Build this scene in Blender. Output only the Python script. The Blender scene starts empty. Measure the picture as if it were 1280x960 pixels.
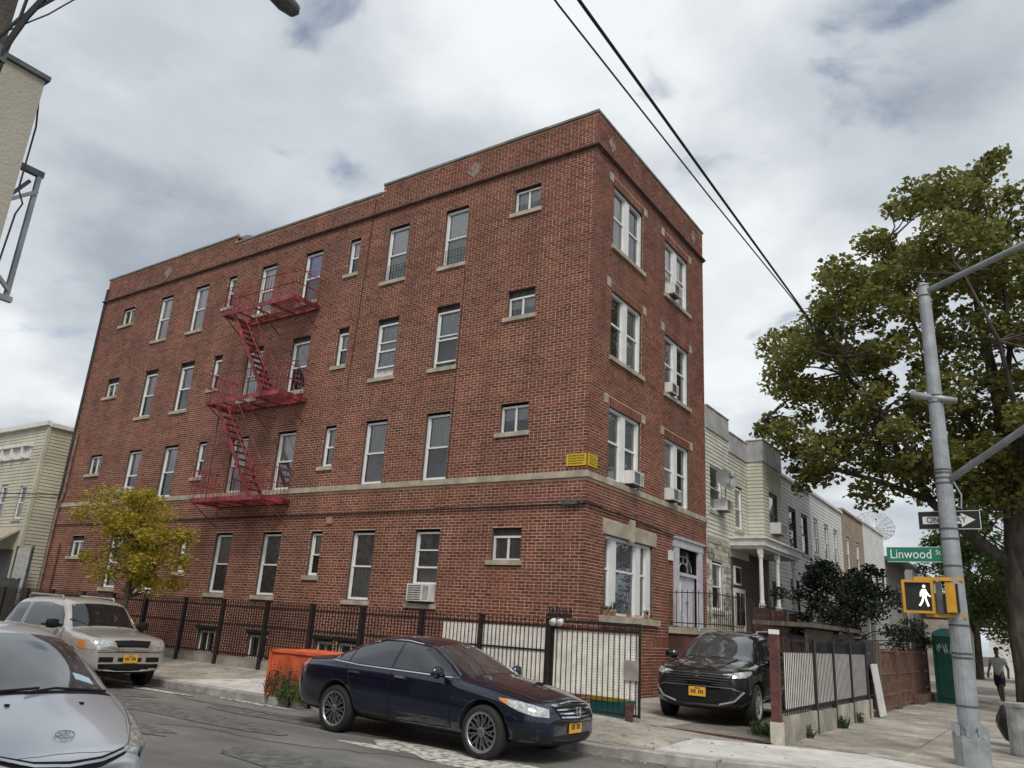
import bpy, bmesh, math, random
import numpy as np
from mathutils import Vector, Matrix
from mathutils.bvhtree import BVHTree
rnd = random.Random(7)
R = math.radians
C = bpy.context.scene.collection
scene = bpy.context.scene

# ------------------------------------------------------------------ camera
cam_d = bpy.data.cameras.new('camera')
cam = bpy.data.objects.new('camera', cam_d); C.objects.link(cam)
cam_d.sensor_width = 36.0; cam_d.lens = 968.0 / 1280.0 * 36.0
cam_d.clip_start = 0.05; cam_d.clip_end = 3000
CAM = Vector((7.78604, -14.09040, 1.66))
cam.matrix_world = Matrix.Translation(CAM) @ Matrix.Rotation(0.609366, 4, 'Z') @ Matrix.Rotation(math.pi/2 + 0.300640, 4, 'X') @ Matrix.Rotation(0.0641361, 4, 'Z')
scene.camera = cam

# ------------------------------------------------------------------ sky, sun, exposure
SUN_EL, SUN_AZ = R(50), R(140)          # azimuth clockwise from +Y
world = bpy.data.worlds.new('World'); scene.world = world; world.use_nodes = True
HOLES = [(-.15, .93, .17, .20), (-.66, .52, .16, .10), (-.05, .80, .16, .13)]
def build_world():
    nt = world.node_tree; nt.nodes.clear(); N = nt.nodes.new; L = nt.links.new
    out = N('ShaderNodeOutputWorld')
    sky = N('ShaderNodeTexSky'); sky.sky_type = 'NISHITA'; sky.sun_disc = False
    sky.sun_elevation = SUN_EL; sky.sun_rotation = SUN_AZ
    bg1 = N('ShaderNodeBackground'); bg1.inputs['Strength'].default_value = 0.105
    L(sky.outputs[0], bg1.inputs['Color'])
    tc = N('ShaderNodeTexCoord'); sep = N('ShaderNodeSeparateXYZ'); L(tc.outputs['Generated'], sep.inputs[0])
    zz = N('ShaderNodeMath'); zz.operation = 'MAXIMUM'; L(sep.outputs['Z'], zz.inputs[0]); zz.inputs[1].default_value = 0.0
    za = N('ShaderNodeMath'); za.operation = 'ADD'; L(zz.outputs[0], za.inputs[0]); za.inputs[1].default_value = 0.22
    cmb = N('ShaderNodeCombineXYZ')
    for k in 'XY':
        d = N('ShaderNodeMath'); d.operation = 'DIVIDE'; L(sep.outputs[k], d.inputs[0]); L(za.outputs[0], d.inputs[1]); L(d.outputs[0], cmb.inputs[k])
    def noise(scale, detail, off, rough=0.55, dist=0.0):
        mp = N('ShaderNodeMapping'); L(cmb.outputs[0], mp.inputs[0]); mp.inputs['Location'].default_value = off
        n = N('ShaderNodeTexNoise'); n.inputs['Scale'].default_value = scale; n.inputs['Detail'].default_value = detail
        n.inputs['Roughness'].default_value = rough; n.inputs['Distortion'].default_value = dist
        L(mp.outputs[0], n.inputs['Vector']); return n.outputs['Fac']
    def ramp(src, stops):
        r = N('ShaderNodeValToRGB'); L(src, r.inputs[0]); cr = r.color_ramp; cr.interpolation = 'EASE'
        while len(cr.elements) < len(stops): cr.elements.new(0.5)
        for e, (p, c) in zip(cr.elements, stops): e.position = p; e.color = (*c, 1)
        return r.outputs[0]
    base = ramp(noise(1.35, 6, (3.1, 1.7, 0), 0.5, 0.1), [(0.33, (0.31, 0.345, 0.39)), (0.46, (0.45, 0.485, 0.52)), (0.62, (0.66, 0.685, 0.70))])
    fine = ramp(noise(3.6, 8, (0.4, 5.2, 0), 0.6, 0.15), [(0.3, (0.90, 0.91, 0.92)), (0.65, (1.04, 1.04, 1.04))])
    mul = N('ShaderNodeMixRGB'); mul.blend_type = 'MULTIPLY'; mul.inputs[0].default_value = 0.9
    L(base, mul.inputs[1]); L(fine, mul.inputs[2])
    bg2 = N('ShaderNodeBackground'); L(mul.outputs[0], bg2.inputs['Color']); bg2.inputs['Strength'].default_value = 1.2
    hn = noise(6.0, 6, (7.3, 2.2, 0), 0.52, 0.3); acc = hn          # gaps in the cloud, a few of them in the upper right
    for (u, v, r, amt) in HOLES:
        dn = N('ShaderNodeVectorMath'); dn.operation = 'DISTANCE'; L(cmb.outputs[0], dn.inputs[0]); dn.inputs[1].default_value = (u, v, 0)
        mr = N('ShaderNodeMapRange'); mr.interpolation_type = 'SMOOTHSTEP'; L(dn.outputs['Value'], mr.inputs[0]); mr.inputs[1].default_value = 0.0; mr.inputs[2].default_value = r; mr.inputs[3].default_value = amt; mr.inputs[4].default_value = 0.0
        ad = N('ShaderNodeMath'); ad.operation = 'ADD'; L(acc, ad.inputs[0]); L(mr.outputs[0], ad.inputs[1]); acc = ad.outputs[0]
    holes = ramp(acc, [(0.60, (1, 1, 1)), (0.84, (0.15, 0.15, 0.15))])
    mix = N('ShaderNodeMixShader'); L(holes, mix.inputs[0]); L(bg1.outputs[0], mix.inputs[1]); L(bg2.outputs[0], mix.inputs[2])
    L(mix.outputs[0], out.inputs['Surface'])
build_world()
sun_d = bpy.data.lights.new('sun', 'SUN'); sun_d.energy = 2.0; sun_d.angle = R(20); sun_d.color = (1.0, 0.93, 0.84)
sun = bpy.data.objects.new('sun', sun_d); C.objects.link(sun)
sv = Vector((math.sin(SUN_AZ)*math.cos(SUN_EL), math.cos(SUN_AZ)*math.cos(SUN_EL), math.sin(SUN_EL)))
sun.rotation_euler = sv.to_track_quat('Z', 'Y').to_euler()
vs = scene.view_settings; vs.view_transform = 'Standard'; vs.look = 'None'; vs.exposure = 0.15; vs.gamma = 1.0; vs.use_curve_mapping = False
scene.render.engine = 'CYCLES'
scene.cycles.max_bounces = 6; scene.cycles.transparent_max_bounces = 12

# ------------------------------------------------------------------ materials
def M(name, col, rough=0.7, metal=0.0, var=0.0, scale=6.0, bump=0.0, bscale=60.0, coat=0.0, spec=0.5, col2=None, lo=0.4, hi=0.65, detail=5.0, stretch=None, emit=0.0, attr=None, objrand=0.0, trans=0.0, spots=None, streak=None):
    m = bpy.data.materials.new(name); m.use_nodes = True; nt = m.node_tree; N = nt.nodes.new; L = nt.links.new
    b = nt.nodes['Principled BSDF']; b.inputs['Roughness'].default_value = rough; b.inputs['Metallic'].default_value = metal
    b.inputs['Specular IOR Level'].default_value = spec; b.inputs['Coat Weight'].default_value = coat; b.inputs['Coat Roughness'].default_value = 0.03
    b.inputs['Base Color'].default_value = (*col, 1)
    tc = N('ShaderNodeTexCoord'); vec = tc.outputs['Object']
    if stretch:
        mp = N('ShaderNodeMapping'); mp.inputs['Scale'].default_value = stretch; L(vec, mp.inputs[0]); vec = mp.outputs[0]
    out = None
    if var > 0 or col2:
        n = N('ShaderNodeTexNoise'); n.inputs['Scale'].default_value = scale; n.inputs['Detail'].default_value = detail; n.inputs['Roughness'].default_value = 0.6; L(vec, n.inputs['Vector'])
        r = N('ShaderNodeValToRGB'); L(n.outputs['Fac'], r.inputs[0]); r.color_ramp.elements[0].position = lo; r.color_ramp.elements[1].position = hi
        c2 = col2 if col2 else tuple(c*(1+var) for c in col); c1 = col if col2 else tuple(c*(1-var) for c in col)
        r.color_ramp.elements[0].color = (*c1, 1); r.color_ramp.elements[1].color = (*c2, 1); out = r.outputs[0]
    for sp_ in (spots, streak):
        if not sp_: continue
        mp2 = N('ShaderNodeMapping'); mp2.inputs['Scale'].default_value = sp_[1]; mp2.inputs['Location'].default_value = (3.3, 1.7, .4); L(tc.outputs['Object'], mp2.inputs[0])
        n3 = N('ShaderNodeTexNoise'); n3.inputs['Scale'].default_value = sp_[0]; n3.inputs['Detail'].default_value = 9; n3.inputs['Roughness'].default_value = .65; L(mp2.outputs[0], n3.inputs['Vector'])
        r3 = N('ShaderNodeValToRGB'); L(n3.outputs['Fac'], r3.inputs[0]); r3.color_ramp.elements[0].position = sp_[2]; r3.color_ramp.elements[1].position = sp_[3]; k_ = sp_[4]; r3.color_ramp.elements[0].color = (k_, k_, k_*.98, 1); k2 = sp_[5]; r3.color_ramp.elements[1].color = (k2, k2, k2, 1)
        m3 = N('ShaderNodeMixRGB'); m3.blend_type = 'MULTIPLY'; m3.inputs[0].default_value = 1.0
        if out: L(out, m3.inputs[1])
        else: m3.inputs[1].default_value = (*col, 1)
        L(r3.outputs[0], m3.inputs[2]); out = m3.outputs[0]
    if attr or objrand:
        if attr: a = N('ShaderNodeAttribute'); a.attribute_name = attr; f = a.outputs['Fac']; amt = 1.0
        else: a = N('ShaderNodeObjectInfo'); f = a.outputs['Random']; amt = objrand
        r = N('ShaderNodeMapRange'); L(f, r.inputs[0]); r.inputs[3].default_value = 1 - 0.42*amt; r.inputs[4].default_value = 1 + 0.42*amt
        mx = N('ShaderNodeMixRGB'); mx.blend_type = 'MULTIPLY'; mx.inputs[0].default_value = 1.0
        if out: L(out, mx.inputs[1])
        else: mx.inputs[1].default_value = (*col, 1)
        L(r.outputs[0], mx.inputs[2]); out = mx.outputs[0]
    if out: L(out, b.inputs['Base Color'])
    if bump > 0:
        n2 = N('ShaderNodeTexNoise'); n2.inputs['Scale'].default_value = bscale; n2.inputs['Detail'].default_value = 4; L(tc.outputs['Object'], n2.inputs['Vector'])
        bp = N('ShaderNodeBump'); bp.inputs['Strength'].default_value = bump; bp.inputs['Distance'].default_value = 0.02; L(n2.outputs['Fac'], bp.inputs['Height']); L(bp.outputs[0], b.inputs['Normal'])
    if emit > 0: b.inputs['Emission Color'].default_value = (*col, 1); b.inputs['Emission Strength'].default_value = emit
    if trans > 0:
        t = N('ShaderNodeBsdfTranslucent'); mxs = N('ShaderNodeMixShader'); mxs.inputs[0].default_value = trans
        if out: L(out, t.inputs['Color'])
        else: t.inputs['Color'].default_value = (*col, 1)
        L(b.outputs[0], mxs.inputs[1]); L(t.outputs[0], mxs.inputs[2]); L(mxs.outputs[0], nt.nodes['Material Output'].inputs['Surface'])
    return m
def glass_mat(name, tint=(0.85, 0.9, 0.9), ior=1.5, boost=1.0):
    m = bpy.data.materials.new(name); m.use_nodes = True; nt = m.node_tree; nt.nodes.clear(); N = nt.nodes.new; L = nt.links.new
    out = N('ShaderNodeOutputMaterial'); t = N('ShaderNodeBsdfTransparent'); t.inputs[0].default_value = (*tint, 1)
    g = N('ShaderNodeBsdfGlossy'); g.inputs['Roughness'].default_value = 0.015; f = N('ShaderNodeFresnel'); f.inputs[0].default_value = ior
    mu = N('ShaderNodeMath'); mu.operation = 'MULTIPLY'; mu.use_clamp = True; L(f.outputs[0], mu.inputs[0]); mu.inputs[1].default_value = boost
    mx = N('ShaderNodeMixShader'); L(mu.outputs[0], mx.inputs[0]); L(t.outputs[0], mx.inputs[1]); L(g.outputs[0], mx.inputs[2]); L(mx.outputs[0], out.inputs[0])
    return m
STK = (1.6, (1, 1, .09), .34, .66, .84, 1.10)
BR = (0.166, 0.050, 0.036)
m_brick = M('brick_clay', BR, 0.85, var=0.16, scale=0.5, attr='tone', bump=0.25, bscale=90, streak=STK)
m_brick1 = M('brick_clay_single', BR, 0.85, var=0.28, scale=3, objrand=1.0, bump=0.25, bscale=90)
m_mortar = M('mortar', (0.58, 0.40, 0.275), 0.95, var=0.2, scale=1.2, bump=0.3, bscale=120, streak=STK)
m_jamb = M('jamb_brick', (0.11, 0.075, 0.062), 0.9, var=0.2, scale=8)
m_stone = M('limestone', (0.40, 0.36, 0.285), 0.85, var=0.22, scale=2.5, bump=0.25, bscale=40)
m_coping = M('coping_tile', (0.20, 0.185, 0.17), 0.8, var=0.3, scale=2)
m_white = M('white_vinyl', (0.74, 0.75, 0.74), 0.45, var=0.06, scale=3)
m_whitep = M('white_paint', (0.70, 0.70, 0.67), 0.55, var=0.12, scale=5)
m_lilac = M('lilac_grey_paint', (0.50, 0.50, 0.56), 0.55, var=0.1, scale=4)
m_glass = glass_mat('window_glass', (0.93, 0.95, 0.95), 1.55, 2.0)
m_cur = [M('curtain_dark', (0.14, 0.14, 0.145), 0.8, var=0.5, scale=3), M('curtain_grey', (0.62, 0.605, 0.59), 0.9, var=0.25, scale=9, stretch=(6, 6, .3)),
         M('curtain_white_and_sky', (0.86, 0.87, 0.87), 0.9, var=0.08, scale=9, stretch=(6, 6, .3)), M('curtain_lilac', (0.50, 0.50, 0.80), 0.9, var=0.1, scale=4),  # the white also imitates sky reflected in the top floor sashes
         M('curtain_green', (0.52, 0.54, 0.52), 0.9, var=0.25, scale=9, stretch=(6, 6, .3)), M('curtain_tan', (0.44, 0.37, 0.31), 0.9, var=0.1, scale=4), M('curtain_blue', (0.40, 0.405, 0.41), 0.9, var=0.3, scale=6)]
m_black = M('black_iron', (0.016, 0.014, 0.014), 0.5, var=0.3, scale=10)
m_redp = M('red_oxide_paint', (0.28, 0.042, 0.048), 0.6, var=0.4, scale=5, bump=0.1, spots=(4, (1, 1, .4), .38, .58, .45, 1.15))
m_rust = M('rust', (0.10, 0.05, 0.035), 0.9, var=0.5, scale=12)
m_galv = M('galvanised_steel', (0.36, 0.385, 0.40), 0.45, metal=0.35, var=0.2, scale=6, bump=0.05)
m_steel = M('steel_dark', (0.10, 0.11, 0.115), 0.5, metal=0.3, var=0.3, scale=6)
m_conc = M('concrete', (0.36, 0.33, 0.285), 0.9, var=0.2, scale=2.2, bump=0.3, bscale=70, objrand=0.35, spots=(1.1, (1, 1, 1), .36, .6, .68, 1.1), streak=(26, (1, 1, 1), .36, .46, .72, 1.04))
m_conc2 = M('new_concrete', (0.58, 0.57, 0.54), 0.9, var=0.10, scale=3, bump=0.2, bscale=80, spots=(2.5, (1, 1, 1), .36, .55, .82, 1.04))
m_curb = M('curb_concrete', (0.36, 0.35, 0.33), 0.9, var=0.25, scale=4, bump=0.3)
m_asph = M('asphalt', (0.155, 0.15, 0.14), 0.9, scale=0.9, col2=(0.225, 0.217, 0.202), lo=0.32, hi=0.68, detail=12, bump=0.7, bscale=130, spots=(1.0, (.28, 1.6, 1), .36, .62, .80, 1.14), streak=(70, (1, 1, 1), .40, .60, .70, 1.35))
m_asph2 = M('asphalt_patch', (0.145, 0.142, 0.135), 0.92, var=0.35, scale=6, bump=0.5, bscale=150)
m_crack = M('tar_seal', (0.04, 0.04, 0.04), 0.8)
m_roadp = M('worn_road_paint', (0.62, 0.60, 0.54), 0.8, scale=9, col2=(0.20, 0.19, 0.175), lo=0.45, hi=0.6, detail=8)
m_dirt = M('earth', (0.09, 0.075, 0.05), 0.95, var=0.4, scale=8, bump=0.5, bscale=30)
m_bark = M('bark', (0.075, 0.062, 0.05), 0.95, var=0.45, scale=7, stretch=(1, 1, .25), bump=0.6, bscale=25)
m_rubber = M('tyre_rubber', (0.017, 0.017, 0.018), 0.8)
m_chrome = M('chrome', (0.75, 0.76, 0.78), 0.12, metal=1.0)
m_carglass = M('car_glass', (0.010, 0.012, 0.014), 0.03, spec=0.9, coat=0.6)
m_wsglass = M('windshield_sky_glass', (0.055, 0.066, 0.072), 0.04, spec=1.0, coat=1.0, var=.35, scale=2.2)  # paler bluish base paints in reflected sky over the dashboard
m_blackpl = M('black_plastic', (0.014, 0.014, 0.015), 0.45, spec=0.22)
m_lamp = M('lamp_lens', (0.55, 0.56, 0.55), 0.08, metal=0.35, var=0.35, scale=22, coat=1.0)
m_amber = M('amber_lens', (0.62, 0.22, 0.05), 0.15, coat=0.8)
m_redl = M('red_lens', (0.42, 0.03, 0.035), 0.12, coat=0.8)
m_plate = M('plate_gold', (0.78, 0.42, 0.03), 0.5, var=0.08, scale=20)
m_plateink = M('plate_ink', (0.05, 0.045, 0.08), 0.6)
m_orange = M('orange_plastic', (0.72, 0.14, 0.05), 0.6, var=0.2, scale=4)
m_yellow = M('yellow_paint', (0.62, 0.42, 0.01), 0.5, var=0.08, scale=5)
m_sigyel = M('signal_yellow', (0.60, 0.31, 0.025), 0.5, var=0.12, scale=6)
m_green = M('sign_green', (0.010, 0.19, 0.115), 0.45)
m_signw = M('sign_white', (0.80, 0.80, 0.78), 0.5)
m_signk = M('sign_black', (0.014, 0.014, 0.015), 0.5)
m_wire = M('cable_black', (0.014, 0.013, 0.013), 0.7)

# ------------------------------------------------------------------ mesh builder
class MB:
    def __init__(s, F=None):
        s.v = []; s.f = []; s.m = []; s.F = F; s.flip = (F is not None and F.to_3x3().determinant() < 0)
    def add(s, vs, fs, mi=0):
        o = len(s.v)
        if s.F is not None: vs = [tuple(s.F @ Vector(p)) for p in vs]
        s.v += [tuple(p) for p in vs]
        for f in fs:
            f = [o+i for i in f]
            s.f.append(f[::-1] if s.flip else f); s.m.append(mi)
        return s
    BF = [(0, 2, 3, 1), (4, 5, 7, 6), (0, 1, 5, 4), (2, 6, 7, 3), (0, 4, 6, 2), (1, 3, 7, 5)]
    def box(s, x0, x1, y0, y1, z0, z1, mi=0):
        return s.add([(x, y, z) for z in (z0, z1) for y in (y0, y1) for x in (x0, x1)], MB.BF, mi)
    def bar(s, p, q, w, h=None, up=(0, 0, 1), mi=0):
        p = Vector(p); q = Vector(q); h = h or w; d = (q-p).normalized(); u = Vector(up)
        if abs(d.dot(u)) > 0.98: u = Vector((0, 1, 0))
        a = d.cross(u).normalized(); b = a.cross(d); a = a*w/2; b = b*h/2
        return s.add([p-a-b, p+a-b, p-a+b, p+a+b, q-a-b, q+a-b, q-a+b, q+a+b], [(0, 1, 3, 2), (4, 6, 7, 5), (0, 4, 5, 1), (2, 3, 7, 6), (0, 2, 6, 4), (1, 5, 7, 3)], mi)
    def tube(s, path, r, n=8, cap=True, mi=0):
        P = [Vector(p) for p in path]; rr = r if isinstance(r, (list, tuple)) else [r]*len(P); vs = []; fs = []; a = None
        for i, p in enumerate(P):
            d = (P[min(i+1, len(P)-1)] - P[max(i-1, 0)]).normalized()
            if a is None: a = d.orthogonal().normalized()
            else:
                a = (a - d*a.dot(d)); a = a.normalized() if a.length > 1e-6 else d.orthogonal().normalized()
            b = d.cross(a)
            vs += [p + (a*math.cos(2*math.pi*k/n) + b*math.sin(2*math.pi*k/n))*rr[i] for k in range(n)]
        for i in range(len(P)-1):
            fs += [(i*n+k, i*n+(k+1) % n, (i+1)*n+(k+1) % n, (i+1)*n+k) for k in range(n)]
        if cap: fs += [tuple(range(n))[::-1], tuple((len(P)-1)*n+k for k in range(n))]
        return s.add(vs, fs, mi)
    def prism(s, poly, z0, z1, ax='z', mi=0):
        n = len(poly); f = {'z': lambda a, b, c: (a, b, c), 'y': lambda a, b, c: (a, c, b), 'x': lambda a, b, c: (c, a, b)}[ax]
        vs = [f(a, b, z0) for a, b in poly] + [f(a, b, z1) for a, b in poly]
        ar = sum(poly[i][0]*poly[(i+1) % n][1]-poly[(i+1) % n][0]*poly[i][1] for i in range(n)); fl = (ar < 0) ^ (ax == 'y') ^ (z1 < z0)
        fs = [tuple(range(n))[::-1], tuple(range(n, 2*n))] + [(i, (i+1) % n, n+(i+1) % n, n+i) for i in range(n)]
        return s.add(vs, [f[::-1] for f in fs] if fl else fs, mi)
    def lathe(s, prof, n=20, o=(0, 0, 0), ax='z', mi=0):
        vs = []; fs = []
        for r, z in prof:
            for k in range(n):
                a = 2*math.pi*k/n; c, t = r*math.cos(a), r*math.sin(a)
                vs.append({'z': (o[0]+c, o[1]+t, o[2]+z), 'y': (o[0]+c, o[1]+z, o[2]-t), 'x': (o[0]+z, o[1]+c, o[2]+t)}[ax])
        for i in range(len(prof)-1):
            fs += [(i*n+k, i*n+(k+1) % n, (i+1)*n+(k+1) % n, (i+1)*n+k) for k in range(n)]
        return s.add(vs, fs, mi)
    def quad(s, a, b, c, d, mi=0): return s.add([a, b, c, d], [(0, 1, 2, 3)], mi)
    def build(s, name, mats, parent=None, local=False, smooth=False, kind=None, tone=None):
        me = bpy.data.meshes.new(name); V = s.v
        if parent is not None and not local:
            Mi = wm(parent).inverted(); V = [tuple(Mi @ Vector(p)) for p in V]
        me.from_pydata(V, [], s.f)
        mats = mats if isinstance(mats, (list, tuple)) else [mats]
        for m in mats: me.materials.append(m)
        if len(mats) > 1: me.polygons.foreach_set('material_index', s.m)
        if smooth: me.polygons.foreach_set('use_smooth', [True]*len(me.polygons))
        if tone is not None:
            at = me.attributes.new('tone', 'FLOAT', 'FACE'); at.data.foreach_set('value', tone)
        me.update()
        return link(name, me, parent, kind)
def link(name, data, parent=None, kind=None):
    o = bpy.data.objects.new(name, data); C.objects.link(o)
    if parent is not None: o.parent = parent
    if kind: o['kind'] = kind
    return o
def wm(o):
    m = Matrix.LocRotScale(o.location, o.rotation_euler, o.scale)
    return wm(o.parent) @ m if o.parent else m
def tag(o, label, cat, group=None):
    o['label'] = label; o['category'] = cat
    if group: o['group'] = group
    return o
def thing(name, label, cat, loc=(0, 0, 0), rz=0.0, group=None):
    o = bpy.data.objects.new(name, None); C.objects.link(o); o.location = loc; o.rotation_euler = (0, 0, rz); o.empty_display_size = 0.2
    return tag(o, label, cat, group)
def dup(src, parent=None):
    c = src.copy(); C.objects.link(c)
    if parent is not None: c.parent = parent
    for ch in list(src.children): dup(ch, c)
    return c
def dup_thing(src, loc, rz, label, group=None):
    c = dup(src); c.location = loc; c.rotation_euler = (0, 0, rz); c['label'] = label
    if group: c['group'] = group
    return c
def text_mesh(s, size, depth=0.004, xscale=1.0, align='CENTER'):
    cu = bpy.data.curves.new('txt', 'FONT'); cu.body = s; cu.size = size; cu.extrude = depth/2; cu.align_x = align; cu.align_y = 'CENTER'; cu.resolution_u = 3
    ob = bpy.data.objects.new('txt', cu); C.objects.link(ob); bpy.context.view_layer.update()
    me = bpy.data.meshes.new_from_object(ob.evaluated_get(bpy.context.evaluated_depsgraph_get()))
    bpy.data.objects.remove(ob); bpy.data.curves.remove(cu)
    me.transform(Matrix.Diagonal((xscale, 1, 1, 1))); return me
def text_obj(name, s, size, mat, parent, mtx, xscale=1.0, depth=0.004):
    me = text_mesh(s, size, depth, xscale); me.transform(wm(parent).inverted() @ mtx); me.materials.clear(); me.materials.append(mat)
    return link(name, me, parent)
# wall frames: (u along wall, d outward, z) -> world
def frame(o, u, n): 
    return Matrix(((u[0], n[0], 0, o[0]), (u[1], n[1], 0, o[1]), (0, 0, 1, o[2] if len(o) > 2 else 0), (0, 0, 0, 1)))
F_S = frame((0, 0), (1, 0), (0, -1))          # wall facing -Y, u = x
F_E = frame((0, 0), (0, 1), (1, 0))           # wall facing +X, u = y
# ------------------------------------------------------------------ ground, road, pavements
def hs(x, y):
    s = min(1, max(0, (y+3.7)/2.5)); e = min(1, max(0, (x-0.5)/3.2)); e = e*e*(3-2*e)
    return 0.13 + (0.17*(1-e) + 0.035*e)*s
MB().box(-900, 900, -900, 900, -0.6, -0.05).build('ground', m_dirt, kind='structure')
def grid_sheet(name, x0, x1, y0, y1, z, mat, n=1):
    mb = MB(); mb.quad((x0, y0, z), (x1, y0, z), (x1, y1, z), (x0, y1, z)); return mb.build(name, mat, kind='structure')
road = MB()
road.quad((-300, -13.2, 0), (17, -13.2, 0), (17, 1.0, 0), (-300, 1.0, 0)); road.quad((7.0, 1.0, 0), (17, 1.0, 0), (17, 300, 0), (7.0, 300, 0)); road.quad((2.5, -60, 0), (17, -60, 0), (17, -13.2, 0), (2.5, -13.2, 0)); road.quad((17, -13.2, 0), (300, -13.2, 0), (300, -3, 0), (17, -3, 0))
road.build('road', m_asph, kind='structure')
# curb line: along the avenue, round the corner, up the side street
def curb_y(x): return -3.85 if x < -4.2 else (-3.85 + min(1, (x+4.2)/1.5)*0.28)
curb_path = [(-60, -3.85), (-40, -3.85), (-24, -3.85), (-16, -3.85), (-11, -3.85), (-7, -3.85), (-4.45, -3.85)]
curb_path2 = [(-2.9, -3.6), (0.5, -3.57), (2.6, -3.5), (3.9, -3.3), (5.2, -2.75), (6.4, -1.75), (7.05, -0.6), (7.35, 0.8), (7.45, 3), (7.5, 10), (7.5, 30), (7.5, 90)]
def ribbon(path, w, z0, z1, mb):
    n = len(path)
    for i in range(n-1):
        a = Vector((*path[i], 0)); b = Vector((*path[i+1], 0)); d = (b-a).normalized()
        def nor(j):
            p = Vector((*path[max(j-1, 0)], 0)); q = Vector((*path[min(j+1, n-1)], 0)); t = (q-p).normalized(); return Vector((-t.y, t.x, 0))
        na, nb = nor(i)*w, nor(i+1)*w
        g = 0.004
        a2 = a + d*g; b2 = b - d*g
        mb.add([a2+Vector((0, 0, z0)), b2+Vector((0, 0, z0)), b2+nb+Vector((0, 0, z0)), a2+na+Vector((0, 0, z0)), a2+Vector((0, 0, z1-.015)), b2+Vector((0, 0, z1-.015)), b2+nb+Vector((0, 0, z1)), a2+na+Vector((0, 0, z1)),
                a2+d.cross(Vector((0, 0, -1)))*.02+Vector((0, 0, z1)), b2+d.cross(Vector((0, 0, -1)))*.02+Vector((0, 0, z1))],
               [(3, 2, 1, 0), (0, 1, 5, 4), (4, 5, 9, 8), (8, 9, 6, 7), (1, 2, 6, 9, 5), (3, 0, 4, 8, 7), (2, 3, 7, 6)])
curb = MB(); ribbon(curb_path, 0.16, -0.03, 0.135, curb)
ribbon(curb_path2[:3], 0.16, -0.03, 0.125, curb); ribbon(curb_path2[2:], 0.16, -0.03, 0.135, curb)
for (x, y, r, a) in [(-4.2, -3.72, .2, 0), (-3.7, -3.66, .16, 9), (-3.25, -3.62, .15, -4)]:
    curb.prism([(x+r*1.3*math.cos(t*1.05+a), y+r*.8*math.sin(t*1.05+a)) for t in range(6)], -0.03, 0.10+r*.15)
curb_o = curb.build('curb', m_curb, kind='structure')
# pavement: separate flags over a base
sw = MB(); 
def poly_sheet(mb, pts, dz):
    mb.add([(x, y, hs(x, y)+dz) for x, y in pts], [tuple(range(len(pts)))])
pav = MB()
# fine base mesh so that it follows the slope
def inside_pav(x, y):
    if y < -1.1 and x < 2.6: return y > -3.72
    return True
def corner_lim(x):                      # y of curb's inner edge for x on the corner
    P = [(-60, -3.69)] + [(-4.45, -3.69)] + [(a, b+.16) for a, b in curb_path2[:6]] + [(6.92, -.55), (7.2, .8)]
    for (x0, y0), (x1, y1) in zip(P, P[1:]):
        if x0 <= x <= x1: return y0 + (y1-y0)*(x-x0)/(x1-x0)
    return 99
xs = [-60, -40, -22, -10, -4.45, -2.9, -1, .5, 1.5, 2.6, 3.25, 3.9, 4.55, 5.2, 5.8, 6.4, 6.7, 6.92]
for x0, x1 in zip(xs, xs[1:]):
    ya, yb = corner_lim(x0), corner_lim(x1)
    T = [0, .25, .5, .75, 1]
    for t0, t1 in zip(T, T[1:]):
        q = [(x0, ya+(0.2-ya)*t0), (x1, yb+(0.2-yb)*t0), (x1, yb+(0.2-yb)*t1), (x0, ya+(0.2-ya)*t1)]
        pav.add([(a, b, hs(a, b)-0.02) for a, b in q], [(0, 1, 2, 3)])
pav.quad((-60, 0.2, .27), (0, 0.2, .27), (0, 30, .27), (-60, 30, .27))
for y0, y1 in ((.2, 4), (4, 20), (20, 120)):
    pav.quad((0, y0, hs(0, y0)-.02), (4, y0, hs(4, y0)-.02), (4, y1, hs(4, y1)-.02), (0, y1, hs(0, y1)-.02)); pav.quad((4, y0, .145), (7.36, y0, .145), (7.36, y1, .145), (4, y1, .145))
pavement = pav.build('pavement', m_conc, kind='structure')
nsl = 0
def slab(x0, x1, y0, y1, mat=None, dz=None, pts=None):
    global nsl
    g = 0.011; dz = rnd.uniform(-.004, .006) if dz is None else dz
    pts = pts or [(x0+g, y0+g), (x1-g, y0+g), (x1-g, y1-g), (x0+g, y1-g)]
    cx = sum(p[0] for p in pts)/len(pts); cy = sum(p[1] for p in pts)/len(pts); n = len(pts)
    tx, ty = rnd.uniform(-.003, .003), rnd.uniform(-.003, .003)
    mb = MB(); top = [(x, y, hs(x, y)+dz+tx*(x-cx)+ty*(y-cy)) for x, y in pts]; bot = [(x, y, z-.06) for x, y, z in top]
    mb.add(top+bot, [tuple(range(n))] + [(i, n+i, n+(i+1) % n, (i+1) % n) for i in range(n)])
    mb.build('slab', mat or m_conc, pavement); nsl += 1
x = -20.0
while x < 2.2:                                                    # avenue side, two rows of flags
    w = 1.5
    if not (-5.0 < x+w/2 < -2.9):
        slab(x, x+w, corner_lim(x+w/2)+.01, -2.42)
    slab(x, x+w, -2.42, -1.22, mat=None)
    x += w
for j in range(14):                                               # side-street flags
    for i in range(2):
        y0 = 1.0 + j*1.55; x0 = 4.12 + i*1.6
        slab(x0, x0+1.6, y0, y0+1.55)
for i in range(2): slab(4.12+i*1.6, 5.72+i*1.6, -.72, 1.0)
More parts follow.
